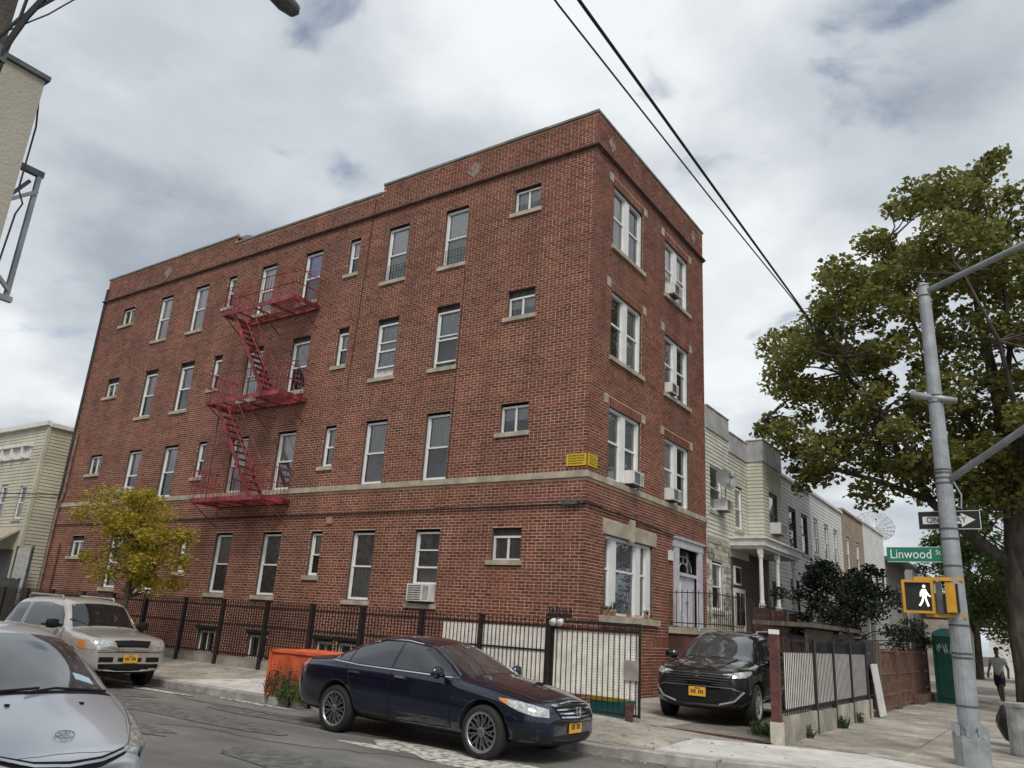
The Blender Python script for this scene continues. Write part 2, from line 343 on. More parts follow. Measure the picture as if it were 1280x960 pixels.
# bright new concrete at the corner and in front of the driveway
slab(0, 0, 0, 0, m_conc2, .008, [(3.0, -1.75), (3.0, -3.25), (3.9, -3.08), (4.4, -2.85), (5.15, -2.52), (5.95, -1.9), (6.4, -1.4), (5.2, -0.95), (4.2, -1.18)])
slab(0, 0, 0, 0, None, .004, [(2.2, -3.25), (2.98, -3.25), (2.98, -1.75), (4.15, -1.2), (2.2, -1.22)])
slab(0, 0, 0, 0, None, .004, [(5.25, -.9), (6.42, -1.36), (6.75, -.75), (6.95, .3), (7.0, .98), (4.12+1.15, .98)])
slab(0, 0, 0, 0, m_conc2, .008, [(-7.6, -3.66), (-4.6, -3.66), (-4.6, -2.2), (-6.2, -2.0)])
pit = MB(); pit.quad((-4.85, -3.8, .085), (-2.9, -3.62, .085), (-2.9, -2.44, .17), (-4.85, -2.44, .17)); pit.build('tree_pit_soil', m_dirt, kind='structure')
# driveway apron, yards
yard = MB(); yard.quad((0, -1.2, .225), (4.0, -1.2, .187), (4.0, 7, .187), (0, 7, .225)); yard.build('yard', M('yard_concrete', (0.22, 0.205, 0.18), 0.9, var=0.3, scale=1.7, bump=0.3), kind='structure')
# road marks, patches, cracks
def blob(cx, cy, rx, ry, n=22, seed=1, z=.004, mat=None, name='road_patch', jag=.35):
    rr = random.Random(seed); pts = []
    for k in range(n):
        a = 2*math.pi*k/n; q = 1 + jag*(math.sin(2*a+seed)*.5+math.sin(3*a+2*seed)*.4+math.sin(5*a+3*seed)*.3) + rr.uniform(-.06, .06); pts.append((cx+rx*q*math.cos(a), cy+ry*q*math.sin(a), z))
    mb = MB(); mb.add(pts+[(cx, cy, z)], [(k, (k+1) % n, n) for k in range(n)]); return mb.build(name, mat, kind='structure')
blob(1.35, -5.45, 1.45, .42, 26, 3, .004, m_roadp, 'crosswalk_paint'); blob(.0, -5.7, .6, .1, 20, 5, .004, m_roadp, 'crosswalk_paint'); blob(3.3, -6.1, .9, .16, 22, 8, .004, m_roadp, 'crosswalk_paint')
blob(-4.6, -4.0, 1.1, .09, 20, 9, .004, m_roadp, 'crosswalk_paint')
for i, (a, b, c, d) in enumerate([(-5, -6.0, 3.0, .5), (-9.5, -5.2, 3.6, .35), (1.5, -7.5, 2.2, .5), (-2.5, -4.9, 2.5, .28), (-3.4, -7.4, 1.6, .25)]): blob(a, b, c, d, 24, 20+i, .008, m_asph2, 'asphalt_patch', .3)
blob(-7.4, -4.45, 1.6, .12, 20, 31, .012, m_roadp, 'dust_streak'); 
ck = MB()
for s_, (x, y, dx, dy, n) in enumerate([(-6, -4.6, .25, -.015, 30), (-3, -6.9, .2, .05, 26)]):
    rr = random.Random(s_); P = [(x, y)]
    for k in range(n): P.append((P[-1][0]+dx*rr.uniform(.6, 1.3)+rr.uniform(-.05, .05), P[-1][1]+dy*rr.uniform(.5, 1.5)+rr.uniform(-.08, .08)))
    for p, q in zip(P, P[1:]): ck.bar((*p, .0125), (*q, .0125), rr.uniform(.006, .014), .004)
ck.build('road_crack', m_crack, kind='structure')
# far pavement on the camera's side
sw2 = MB(); sw2.box(-60, 3.2, -15.6, -13.0, -.03, .14); sw2.box(2.4, 4.2, -60, -15.6, -.03, .14); sw2.build('near_pavement', m_conc, kind='structure')

lt = MB(); rr = random.Random(77)                                  # dry leaves and scraps along the gutter and on the flags
for k in range(900):
    if k < 520: x = rr.uniform(-14, 4.5); y = (corner_lim(x)-.20-abs(rr.gauss(0, .16)) if x > -60 else -4); z = .006
    else: x = rr.uniform(-14, 6.8); y = rr.uniform(-3.4, 3) if x > 4.2 else rr.uniform(-3.3, -1.4); z = hs(x, y)+.014
    if z < .01 and y < -9: continue
    s_ = rr.uniform(.012, .045); a = rr.uniform(0, 6.28); c, q = math.cos(a)*s_, math.sin(a)*s_
    lt.add([(x-c, y-q, z), (x+q*.5, y-c*.5, z+.004), (x+c, y+q, z+.002), (x-q*.5, y+c*.5, z+.006)], [(0, 1, 2), (0, 2, 3)], rr.choice((0, 0, 0, 1, 2)))
lt_o = lt.build('gutter_litter', [M('dry_leaf', (.13, .085, .035), .9, var=.5, scale=3), M('yellow_leaf_litter', (.32, .23, .05), .9), M('paper_scrap', (.55, .54, .5), .9)], kind='stuff'); lt_o['label'] = 'dry leaves and paper scraps scattered along the gutter'; lt_o['category'] = 'litter'
# ------------------------------------------------------------------ brick apartment building
BL, BW = 21.77, 6.95
bld = thing('apartment_building', 'four storey red brick apartment building on the corner behind iron fences', 'building')
ZT = {4: 12.2, 3: 9.38, 2: 6.53, 1: 3.68}
COLS = [('small', -2.33, -1.55), ('tall', -4.57, -3.80), ('tall', -6.64, -5.87), ('narrow', -8.17, -7.74), ('tall', -10.10, -9.32), ('tall', -12.18, -11.42), ('narrow', -13.87, -13.44), ('tall', -15.70, -14.92), ('tall', -17.78, -17.01), ('small', -20.24, -19.45)]
HT = {'small': .70, 'narrow': 1.14, 'tall': 1.69}
openS = []; openE = []
for fl in (4, 3, 2, 1):
    for i, (k, a, b) in enumerate(COLS):
        openS.append((a, b, ZT[fl]-HT[k], ZT[fl], fl, i, k))
for a, b in ((-12.28, -11.5), (-10.08, -9.3), (-7.5, -6.9), (-6.72, -5.95)): openS.append((a, b, .42, 1.04, 0, -1, 'base'))
for fl in (4, 3, 2):
    openE.append((.93, 2.60, ZT[fl]-1.68, ZT[fl]-.02, fl, 0, 'pair')); openE.append((4.05, 5.72, ZT[fl]-1.68, ZT[fl]-.02, fl, 1, 'pair'))
openE.append((.92, 3.36, 1.98, 3.63, 1, 0, 'triple')); openE.append((4.72, 6.42, 1.88, 3.93, 1, 1, 'door'))
def parap(x): return 13.74 if (x > -7.05 or x < -13.8) else 13.48
COPH = .07
# mortar body with openings (recessed 7 mm behind the brick faces)
def wall_cells(F, us, zs, opens, ztop, d=-.004, mat_i=0, reveal=.16):
    mb = MB(F)
    us = sorted(set([round(u, 4) for u in us] + [o[0] for o in opens] + [o[1] for o in opens])); zs = sorted(set(zs + [o[2] for o in opens] + [o[3] for o in opens]))
    for u0, u1 in zip(us, us[1:]):
        for z0, z1 in zip(zs, zs[1:]):
            uc, zc = (u0+u1)/2, (z0+z1)/2
            if any(o[0] < uc < o[1] and o[2] < zc < o[3] for o in opens) or zc > ztop(uc): continue
            mb.quad((u0, d, z0), (u0, d, z1), (u1, d, z1), (u1, d, z0), 0)
    for o in opens:
        u0, u1, z0, z1 = o[:4]
        mb.quad((u0, d, z0), (u0, d-reveal, z0), (u0, d-reveal, z1), (u0, d, z1), 1); mb.quad((u1, d, z1), (u1, d-reveal, z1), (u1, d-reveal, z0), (u1, d, z0), 1)
        mb.quad((u0, d, z1), (u0, d-reveal, z1), (u1, d-reveal, z1), (u1, d, z1), 1); mb.quad((u1, d, z0), (u1, d-reveal, z0), (u0, d-reveal, z0), (u0, d, z0), 1)
    return mb
mS = wall_cells(F_S, [-BL, -13.8, -7.05, 0], [0.0, 13.48, 13.74], openS, parap)
mE = wall_cells(F_E, [0, BW], [0.0, 13.74], openE, lambda u: 13.74)
w = MB(); w.v = mS.v + mE.v; w.f = mS.f + [[i+len(mS.v) for i in f] for f in mE.f]; w.m = mS.m + mE.m
w.add([(-BL, 0.007, 0), (-BL, 22, 0), (-BL, 22, 13.7), (-BL, .007, 13.7)], [(0, 3, 2, 1)], 0); w.add([(-.007, BW, 0), (-BL, BW, 0), (-BL, BW, 13.7), (-.007, BW, 13.7)], [(0, 1, 2, 3)], 0)
w.add([(-BL, .3, 12.9), (-.3, .3, 12.9), (-.3, BW, 12.9), (-BL, BW, 12.9)], [(0, 1, 2, 3)], 1)
w.add([(-BL, .32, 12.9), (-.32, .32, 12.9), (-.32, .32, 13.47), (-BL, .32, 13.47)], [(0, 1, 2, 3)], 1); w.add([(-.32, .32, 12.9), (-.32, BW, 12.9), (-.32, BW, 13.7), (-.32, .32, 13.7)], [(0, 1, 2, 3)], 1)
w.build('wall', [m_mortar, m_jamb], bld)
# bricks: courses of stretchers with a header course every sixth
PITCH, MJ = 0.0675, 0.0175
bands = [(4.70, 4.86), (12.70, 12.80)]         # stone belt and cornice take the place of bricks
stonesE = [(.78, 3.55, 3.63, 3.95)]
def course_bricks(opens, u_lo, u_hi, ztop, extra=(), soldier=()):
    res = []
    nC = int(13.74/PITCH)
    for c in range(2, nC):
        z0 = c*PITCH; z1 = z0+PITCH-MJ; zc = (z0+z1)/2
        if any(b0-.02 < zc < b1+.02 for b0, b1 in bands): continue
        hd = (c % 6 == 0); L = 0.105 if hd else 0.2105; off = 0 if hd else (L/2 if c % 2 else 0)
        rr = random.Random(c*7+int(u_lo*10)); cuts = [(o[0], o[1]) for o in opens if o[2]-.005 < zc < o[3]+.005] + [(e[0], e[1]) for e in extra if e[2] < zc < e[3]]
        k = math.floor((u_lo-off)/L)-1
        while True:
            a = k*L+off; b = a+L-MJ; k += 1
            if a > u_hi: break
            a, b = max(a, u_lo), min(b, u_hi)
            if b-a < .03: continue
            if z1 > ztop((a+b)/2)-COPH: continue
            segs = [(a, b)]
            for c0, c1 in cuts:
                ns = []
                for s0, s1 in segs:
                    if s1 <= c0 or s0 >= c1: ns.append((s0, s1)); continue
                    if s0 < c0-.02: ns.append((s0, c0-.004))
                    if s1 > c1+.02: ns.append((c1+.004, s1))
                segs = ns
            for s0, s1 in segs:
                if s1-s0 > .02: res.append((s0, s1, z0, z1, hd))
    return res
soldE = [(o[0]-.16, o[1]+.16, o[3], o[3]+.21) for o in openE if o[6] == 'pair'] + [(3.43, 4.55, 1.35, 1.56)]
bS = course_bricks(openS, -BL+.005, -.002, parap); bE = course_bricks(openE, .0, BW-.01, lambda u: 13.74, stonesE+soldE)
for s0, s1, z0, z1 in soldE:                    # soldier courses over the front windows
    u = s0
    while u < s1-.03: bE.append((u+.003, u+.0675-MJ+.003, z0+.006, z1-.006, True)); u += .0675
allb = [('S', *b) for b in bS] + [('E', *b) for b in bE]
def score(b):
    u = (b[1]+b[2])/2; z = (b[3]+b[4])/2
    if b[5] or (b[2]-b[1]) < .19 or z < 1.9: return 0
    P = Vector((u, 0, z)) if b[0] == 'S' else Vector((0, u, z)); d = CAM-P; cs = (-d.y if False else (abs(d.y) if b[0] == 'S' else abs(d.x)))/d.length
    return cs/d.length_squared
order = sorted(range(len(allb)), key=lambda i: -score(allb[i])); pick = set(order[:300])
nb = len(allb); arr = np.zeros((nb, 8, 3)); tone = np.zeros(nb); rr = random.Random(3)
for i, b in enumerate(allb):
    pr = rr.uniform(0.0, .0035); dp = .02
    u0, u1, z0, z1 = b[1:5]
    if b[0] == 'S': P = [(x, y, z) for z in (z0, z1) for y in (-pr, dp) for x in (u0, u1)]
    else: P = [(x, y, z) for z in (z0, z1) for y in (u0, u1) for x in (-dp, pr)]
    arr[i] = P; tone[i] = min(1, max(0, rr.gauss(.5, .27)))
keep = np.array([i not in pick for i in range(nb)])
A = arr[keep].reshape(-1, 3); nk = int(keep.sum()); isS = np.array([b[0] == 'S' for b in allb])[keep]
faces = []; tn = []
FS = [(0, 1, 5, 4), (0, 2, 3, 1), (4, 5, 7, 6), (0, 4, 6, 2), (1, 3, 7, 5)]; FE = [(1, 3, 7, 5), (0, 2, 3, 1), (4, 5, 7, 6), (0, 1, 5, 4), (2, 6, 7, 3)]
tk = tone[keep]
for j in range(nk):
    o = j*8
    for f in (FS if isS[j] else FE): faces.append((o+f[0], o+f[1], o+f[2], o+f[3]))
    tn += [tk[j]]*5
bm_ = MB(); bm_.v = A.tolist(); bm_.f = faces; bm_.m = [0]*len(faces); bm_.build('brick_courses', m_brick, bld, kind='stuff', tone=tn)
proto = {}
for key, dims in (('S', (.193, .02)), ('E', (.02, .193))):
    mb = MB(); mb.box(-dims[0]/2, dims[0]/2, -dims[1]/2, dims[1]/2, -.025, .025); me = bpy.data.meshes.new('brick'); me.from_pydata(mb.v, [], mb.f); me.materials.append(m_brick1); proto[key] = me
for i in sorted(pick):
    b = allb[i]; c = arr[i].mean(axis=0); o = link('brick', proto[b[0]], bld); o.location = c
    o.scale = ((b[2]-b[1])/.193, 1, 1) if b[0] == 'S' else (1, (b[2]-b[1])/.193, 1)
# belt course, cornice, coping
mb = MB(); x = -BL-.02
segs = []
while x < 0: segs.append((x, min(x+1.9, .045))); x += 1.9
for a, b in segs:
    if b > 0: continue
    mb.box(a, b-.008, -.045, .02, 4.705, 4.835)
mb.box(segs[-1][0], .045, -.045, .02, 4.705, 4.835)
y = .02
while y < BW: mb.box(-.02, .045, y+.006, min(y+1.75, BW), 4.705, 4.835); y += 1.75
mb.build('belt_course', m_stone, bld)
mb = MB(); mb.box(-BL-.03, .05, -.05, .02, 12.70, 12.735); mb.box(-BL-.07, .09, -.09, .02, 12.735, 12.79); mb.box(-.02, .05, .02, BW, 12.70, 12.735); mb.box(-.02, .09, .02, BW+.02, 12.735, 12.79)
mb.build('cornice', M('brown_stone', (0.115, 0.062, 0.05), 0.85, var=0.3, scale=4), bld)
mb = MB()
def coping(x0, x1, z):
    x = x0
    while x < x1-.05: mb.box(x+.004, min(x+.62, x1)-.004, -.04, .36, z-COPH, z-rnd.uniform(0, .008)); x += .62
coping(-BL-.04, -13.8, 13.75); coping(-13.8, -7.05, 13.49); coping(-7.05, .04, 13.75)
y = .365
while y < BW: mb.box(-.34, .04, y+.004, min(y+.62, BW)-.004, 13.75-COPH, 13.75-rnd.uniform(0, .008)); y += .62
mb.build('coping', m_coping, bld)
# stone diamonds on the parapet
m_dia = M('weathered_stone', (0.25, 0.20, 0.165), 0.9, var=0.4, scale=7)
for cx in (-3.69, -17.69): MB().prism([(cx-.27, 13.19), (cx, 12.95), (cx+.27, 13.19), (cx, 13.43)], -.014, .01, 'y').build('parapet_diamond', m_dia, bld)
for cy in (.75, 6.15): MB().prism([(cy-.19, 13.2), (cy, 12.96), (cy+.19, 13.2), (cy, 13.44)], -.01, .014, 'x').build('parapet_diamond', m_dia, bld)
# front details in stone
mb = MB(F_E); mb.prism([(.80, 3.64), (3.52, 3.64), (3.55, 3.93), (.77, 3.93)], -.02, .03, 'y'); mb.prism([(2.06, 3.6), (2.26, 3.6), (2.30, 4.10), (2.02, 4.10)], -.02, .05, 'y'); mb.build('lintel', m_stone, bld)
mb = MB(F_E); mb.box(.72, 3.62, -.02, .10, 1.83, 1.965); mb.build('window_ledge', m_stone, bld)
for fl in (4, 3, 2):
    for a, b in ((.93, 2.60), (4.05, 5.72)):
        zt = ZT[fl]
        for c in (a-.15, b+.15): MB(F_E).box(c-.1, c+.1, -.01, .012, zt+.0, zt+.22).build('lintel_block', m_stone, bld)
        if fl > 2: MB(F_E).box(a-.08, b+.1, -.02, .06, zt-1.79, zt-1.69).build('sill', m_stone, bld)
# --- windows ---------------------------------------------------------------
curS = {(4, 1): 2, (4, 2): 2, (4, 4): 3, (4, 5): 2, (4, 7): 2, (4, 8): 2, (4, 3): 2, (4, 6): 1, (4, 0): 1, (4, 9): 0, (3, 0): 1, (3, 1): 4, (3, 2): 4, (3, 3): 1, (3, 4): 1, (3, 5): 2, (3, 7): 1, (3, 8): 1, (2, 1): 1, (2, 2): 1, (2, 0): 1, (2, 4): 1, (2, 7): 1, (2, 8): 1, (1, 0): 5, (1, 1): 6, (1, 2): 6, (1, 4): 6, (1, 5): 1, (1, 3): 1, (1, 7): 1, (1, 8): 1}  # top floor whites stand in for reflected sky
curLow = {(4, 1): 4, (4, 2): 4, (4, 4): 0, (4, 5): 1, (4, 7): 1, (4, 8): 1, (4, 3): 0, (3, 1): 0, (3, 2): 1, (3, 7): 0, (3, 8): 0, (3, 5): 2, (2, 4): 6, (2, 7): 0, (2, 8): 0, (1, 1): 1, (1, 2): 1, (1, 5): 6}
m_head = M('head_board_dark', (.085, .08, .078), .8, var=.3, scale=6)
def sash_window(F, u0, u1, z0, z1, parent, kind='hung', cu=0, cl=None, depth=-.10, fw=.045, sill=True, sill_m=m_stone, fm=m_white, sash=None, lift=0.0, head=0.05, proud=.05, name='window'):
    cl = cu if cl is None else cl; zt = z1-head; d0 = depth-.05; d1 = depth
    mb = MB(F)
    mb.box(u0+.004, u1-.004, d0, d1+.015, zt-fw, zt); mb.box(u0+.004, u1-.004, d0, d1+.015, z0+.004, z0+fw*.9); mb.box(u0+.004, u0+fw, d0, d1+.015, z0+fw*.9, zt-fw); mb.box(u1-fw, u1-.004, d0, d1+.015, z0+fw*.9, zt-fw)
    zm = (z0+zt)/2 + .0 if sash is None else z0+(zt-z0)*sash
    if kind == 'hung':
        mb.box(u0+fw, u1-fw, d0+.012, d1+.005, zm-.018, zm+.022)
        s = .03
        for a, b in ((u0+fw, u0+fw+s), (u1-fw-s, u1-fw)): mb.box(a, b, d0+.014, d1-.005, z0+fw*.9+lift, zm-.018); mb.box(a, b, d0, d1-.025, zm+.022, zt-fw)
        mb.box(u0+fw+s, u1-fw-s, d0+.014, d1-.005, z0+fw*.9+lift, z0+fw*.9+lift+.04)
        if lift > .05: mb.box(u0+fw, u1-fw, d0+.014, d1-.006, zm+lift-.02, zm+lift+.012)
    elif kind == 'slide':
        um = (u0+u1)/2; mb.box(um-.022, um+.022, d0+.01, d1+.004, z0+fw*.9, zt-fw)
    f = mb.build(name, fm, parent)
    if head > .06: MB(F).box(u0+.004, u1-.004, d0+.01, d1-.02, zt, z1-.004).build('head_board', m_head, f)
    if kind == 'hung': P = [(u0+fw, u1-fw, zm, zt-fw, d0+.01), (u0+fw, u1-fw, z0+fw*.9+lift, zm, d0+.025)]
    elif kind == 'slide': P = [(u0+fw, (u0+u1)/2, z0+fw*.9, zt-fw, d0+.02), ((u0+u1)/2, u1-fw, z0+fw*.9, zt-fw, d0+.024)]
    else: P = [(u0+fw, u1-fw, z0+fw*.9, zt-fw, d0+.02)]
    for (a, b, c, d, dd) in P:
        MB(F).quad((a-.005, dd, c-.005), (a-.005, dd, d+.005), (b+.005, dd, d+.005), (b+.005, dd, c-.005)).build('pane', m_glass, f)
    cm = MB(F); zs_ = zm if kind == 'hung' else (z0+zt)/2; dd = d0-.014
    def pleat(za, zb, mi):
        n = 7
        vs = []
        for k in range(n+1):
            u = u0+.01+(u1-u0-.02)*k/n; dx = (.012 if k % 2 else 0); vs += [(u, dd-dx, za), (u, dd-dx, zb)]
        cm.add(vs, [(2*k, 2*k+1, 2*k+3, 2*k+2) for k in range(n)], mi)
    pleat(zs_, zt, 0); pleat(z0, zs_, 1)
    cm.build('curtain', [m_cur[cu], m_cur[cl]], f)
    if sill:
        MB(F).box(u0-.10, u1+.06, -.02, proud, z0-.105, z0-.002).build('sill', sill_m, f)
    return f
for (a, b, z0, z1, fl, i, k) in openS:
    if k == 'base':
        sash_window(F_S, a, b, z0, z1, bld, 'slide', 0, 0, sill=False, fm=m_whitep, head=.06, fw=.06)
        MB(F_S).box(a-.08, b+.08, -.01, .03, z1+.002, z1+.075).build('lintel', m_black, bld); continue
    kk = 'slide' if k == 'small' else 'hung'
    has_sill = not (fl == 2 and k == 'tall')
    lift = 0.0; head = .06 if fl != 3 else .14
    if (fl, i) == (1, 1): lift = .40
    if (fl, i) == (3, 2): lift = .26
    if (fl, i) == (3, 1): lift = .12
    if k == 'small' and fl in (1, 3): head = .17
    cu = curS.get((fl, i), 1); cl = curLow.get((fl, i), 0 if cu in (0, 1) else cu)
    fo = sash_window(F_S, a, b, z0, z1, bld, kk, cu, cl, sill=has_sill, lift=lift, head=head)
    if k == 'tall' and fl == 4 and i in (1, 2):          # child guard bars
        g = MB(F_S)
        for q in range(7): g.tube([(a+.08+q*(b-a-.16)/6, -.06, z0+.05), (a+.08+q*(b-a-.16)/6, -.06, z0+.50)], .006, 5)
        for zz in (.08, .28, .48): g.tube([(a+.05, -.06, z0+zz), (b-.05, -.06, z0+zz)], .006, 5)
        g.build('window_guard', m_black, fo)
    if i == 4 and fl == 4 or (fl in (2, 3) and i == 5):
        pass
def front_group(y0, y1, z0, z1, n, cu):
    f = MB(F_E); dd = -.10; mw = .15
    f.box(y0+.004, y1-.004, dd-.05, dd+.03, z1-.07, z1-.004); f.box(y0+.004, y1-.004, dd-.05, dd+.03, z0+.004, z0+.05)
    if n == 2: spans = [(y0, (y0+y1)/2-.03), ((y0+y1)/2+.03, y1)]; posts = [((y0+y1)/2-.115, (y0+y1)/2+.115), (y0+.004, y0+.06), (y1-.07, y1-.004)]
    else: posts = [(y0+.004, y0+.05), (y0+.36, y0+.63), (y1-.80, y1-.56), (y1-.22, y1-.004)]
    for a, b in posts: f.box(a, b, dd-.05, dd+.045, z0+.05, z1-.07)
    posts = sorted(posts); fo = f.build('window', m_white, bld)
    for j in range(len(posts)-1):
        a, b = posts[j][1], posts[j+1][0]; zm = (z0+z1)/2 + (.12 if n == 3 else .05); s = MB(F_E)
        s.box(a, b, dd-.04, dd+.0, zm-.02, zm+.025)
        for q in (a, b-.035): s.box(q, q+.035, dd-.05, dd-.01, z0+.05, z1-.07)
        s.build('sash', m_white, fo)
        MB(F_E).quad((a, dd-.03, z0+.04), (a, dd-.03, z1-.06), (b, dd-.03, z1-.06), (b, dd-.03, z0+.04)).build('pane', m_glass, fo)
        c = MB(F_E); cc = cu[j % len(cu)]
        nn = 6; vs = []
        for q in range(nn+1): u = a+(b-a)*q/nn; vs += [(u, dd-.09-(.012 if q % 2 else 0), z0), (u, dd-.09-(.012 if q % 2 else 0), z1)]
        c.add(vs, [(2*q, 2*q+1, 2*q+3, 2*q+2) for q in range(nn)]); c.build('curtain', m_cur[cc], fo)
    return fo
front_group(.93, 2.60, 10.52, 12.18, 2, (1, 0)); front_group(4.05, 5.72, 10.52, 12.18, 2, (4, 1))
front_group(.93, 2.60, 7.70, 9.36, 2, (0, 1)); front_group(4.05, 5.72, 7.70, 9.36, 2, (1, 0))
front_group(.93, 2.60, 4.85, 6.51, 2, (4, 4)); front_group(4.05, 5.72, 4.85, 6.51, 2, (2, 0))
front_group(.92, 3.36, 1.98, 3.63, 3, (4, 6, 6))
# entrance door
d = MB(F_E)
d.box(4.62, 4.90, -.02, .05, 1.88, 3.80); d.box(6.24, 6.52, -.02, .05, 1.88, 3.80); d.box(4.58, 6.56, -.02, .06, 3.80, 4.0); d.box(4.54, 6.60, -.02, .10, 4.0, 4.05)
d.box(4.90, 6.24, -.14, -.02, 3.12, 3.20)
dr = d.build('door', m_lilac, bld)
MB(F_E).box(4.91, 5.60, -.14, -.09, 1.88, 3.12).box(5.60, 6.23, -.13, -.08, 1.88, 3.12).build('door_leaf', m_lilac, dr)
t = MB(F_E); t.box(4.91, 6.23, -.16, -.13, 3.20, 3.79); t.build('transom_pane', m_carglass, dr)
t = MB(F_E)
for r in (.2, .38): t.tube([(5.57+r*1.5*math.cos(a*math.pi/10), -.12, 3.26+r*math.sin(a*math.pi/10)) for a in range(11)], .011, 5)
for a in (3, 5, 7): t.tube([(5.57+.3*math.cos(a*math.pi/10), -.12, 3.26+.2*math.sin(a*math.pi/10)), (5.57+.57*math.cos(a*math.pi/10), -.12, 3.26+.38*math.sin(a*math.pi/10))], .011, 5)
t.build('transom_grille', m_lilac, dr)
t = MB(F_E)
for a in (5.02, 5.20): t.box(a, a+.09, -.088, -.075, 2.25, 2.95)
t.build('door_light', m_signw, dr)
MB(F_E).lathe([(0, 0), (.035, .0), (.035, .05), (0, .06)], 10, (5.66, -.07, 2.5), 'y').build('handle', m_chrome, dr)
MB(F_E).box(4.28, 4.48, 0, .06, 3.42, 3.66).build('meter_box', m_whitep, bld)
# drain pipe and old riser at the far left end of the long side
dp = MB(); dp.tube([(-21.6, -.07, .3), (-21.6, -.07, 4.1), (-21.57, -.07, 4.6), (-21.4, -.07, 5.2), (-21.4, -.07, 7.4)], .05, 8); dp.build('drain_pipe', M('rusty_pipe', (0.22, 0.15, 0.12), .8, var=.3, scale=4), bld)
dp = MB(); dp.tube([(-20.9, -.04, .3), (-20.9, -.04, 3.4)], .03, 6); dp.build('riser_pipe', m_rust, bld)
MB().tube([(-3.75, -.02, 4.6), (-3.72, -.02, 10.3)], .008, 5).build('antenna_cable', m_wire, bld); MB().tube([(-7.5, -.02, 7.5), (-7.3, -.02, 13.3)], .009, 5).build('antenna_cable', m_wire, bld)
dp = MB()
for x in np.arange(-21.77, -21.55, .02): pass
dp.box(-21.80, -21.68, -.05, .0, .0, 13.3); dp.build('end_strip', M('dark_membrane', (.05, .045, .043), .9, var=.3), bld)
# stoop in front of the door
st = MB(); st.box(.012, 1.12, 4.35, 6.93, .1, 1.70); st.build('stoop', M('brown_stucco', (0.12, 0.055, 0.042), .85, var=.35, scale=3, bump=.2), bld)
MB().box(.012, 1.18, 4.30, 6.95, 1.702, 1.85).build('stoop_slab', m_stone, bld)
st = MB()
for k in range(16):
    y = 4.4+k*.14; st.tube([(1.12, y, 1.85), (1.12, y, 2.72)], .009, 5)
for k in range(8): st.tube([(.05+k*.14, 4.36, 1.85), (.05+k*.14, 4.36, 2.72)], .009, 5)
for z in (1.95, 2.66): st.tube([(.03, 4.36, z), (1.12, 4.36, z), (1.12, 6.6, z)], .012, 5)
st.build('stoop_railing', m_black, bld)
# wires and boxes fixed to the facade
fc = MB(); fc.tube([(-21.7, -.04, 4.07), (-13.5, -.035, 4.09), (-8, -.04, 4.10), (-3.4, -.04, 4.12), (-.6, -.04, 4.14), (.035, -.04, 4.15), (.04, .05, 4.15), (.04, 2, 4.13), (.04, 4.5, 4.05), (.04, 6.9, 4.0)], .018, 6)
fc.tube([(-4, -.06, 4.16), (-2, -.07, 4.19), (-.5, -.07, 4.21), (.06, -.05, 4.20), (.07, 1, 4.12), (.06, 3, 4.28)], .008, 5)
tag(fc.build('facade_cable', m_wire), 'black cable bundle strung along the brick facade under the stone belt', 'cable')
jb = MB(); jb.box(-.5, -.15, -.12, -.0, 4.12, 4.22); jb.lathe([(0, 0), (.05, 0), (.05, .12), (0, .12)], 8, (-.05, -.10, 4.18), 'y'); tag(jb.build('junction_box', m_steel), 'grey cable junction box at the building corner above the triple window', 'junction box')
MB().box(-7.6, -7.42, -.05, -.0, 3.86, 4.02).build('wall_box', M('pink_box', (.36, .24, .19), .8), bld)
MB().box(3.95+.2, 3.95+.38, 0, 0, 0, 0)
# yellow sign wrapped round the corner
sg = thing('corner_sign', 'yellow two panel sign wrapped round the brick corner above the stone belt', 'sign', (0, 0, 5.07))
MB().box(-.49, -.012, -.03, -.008, 4.95, 5.21).build('panel', m_yellow, sg); MB().box(.008, .03, .012, .40, 4.95, 5.21).build('panel', m_yellow, sg)
tx = MB(); rr = random.Random(2)
for row in range(4):
    z = 5.165-row*.055; x = -.44
    while x < -.07: wd = rr.uniform(.03, .09); tx.box(x, min(x+wd, -.05), -.033, -.0301, z-.013, z+.013); x += wd+.015
    y = .05
    while y < .34: wd = rr.uniform(.03, .08); tx.box(.0301, .033, y, min(y+wd, .37), z-.013, z+.013); y += wd+.015
tx.build('lettering', M('brown_ink', (.16, .11, .02), .7), sg)
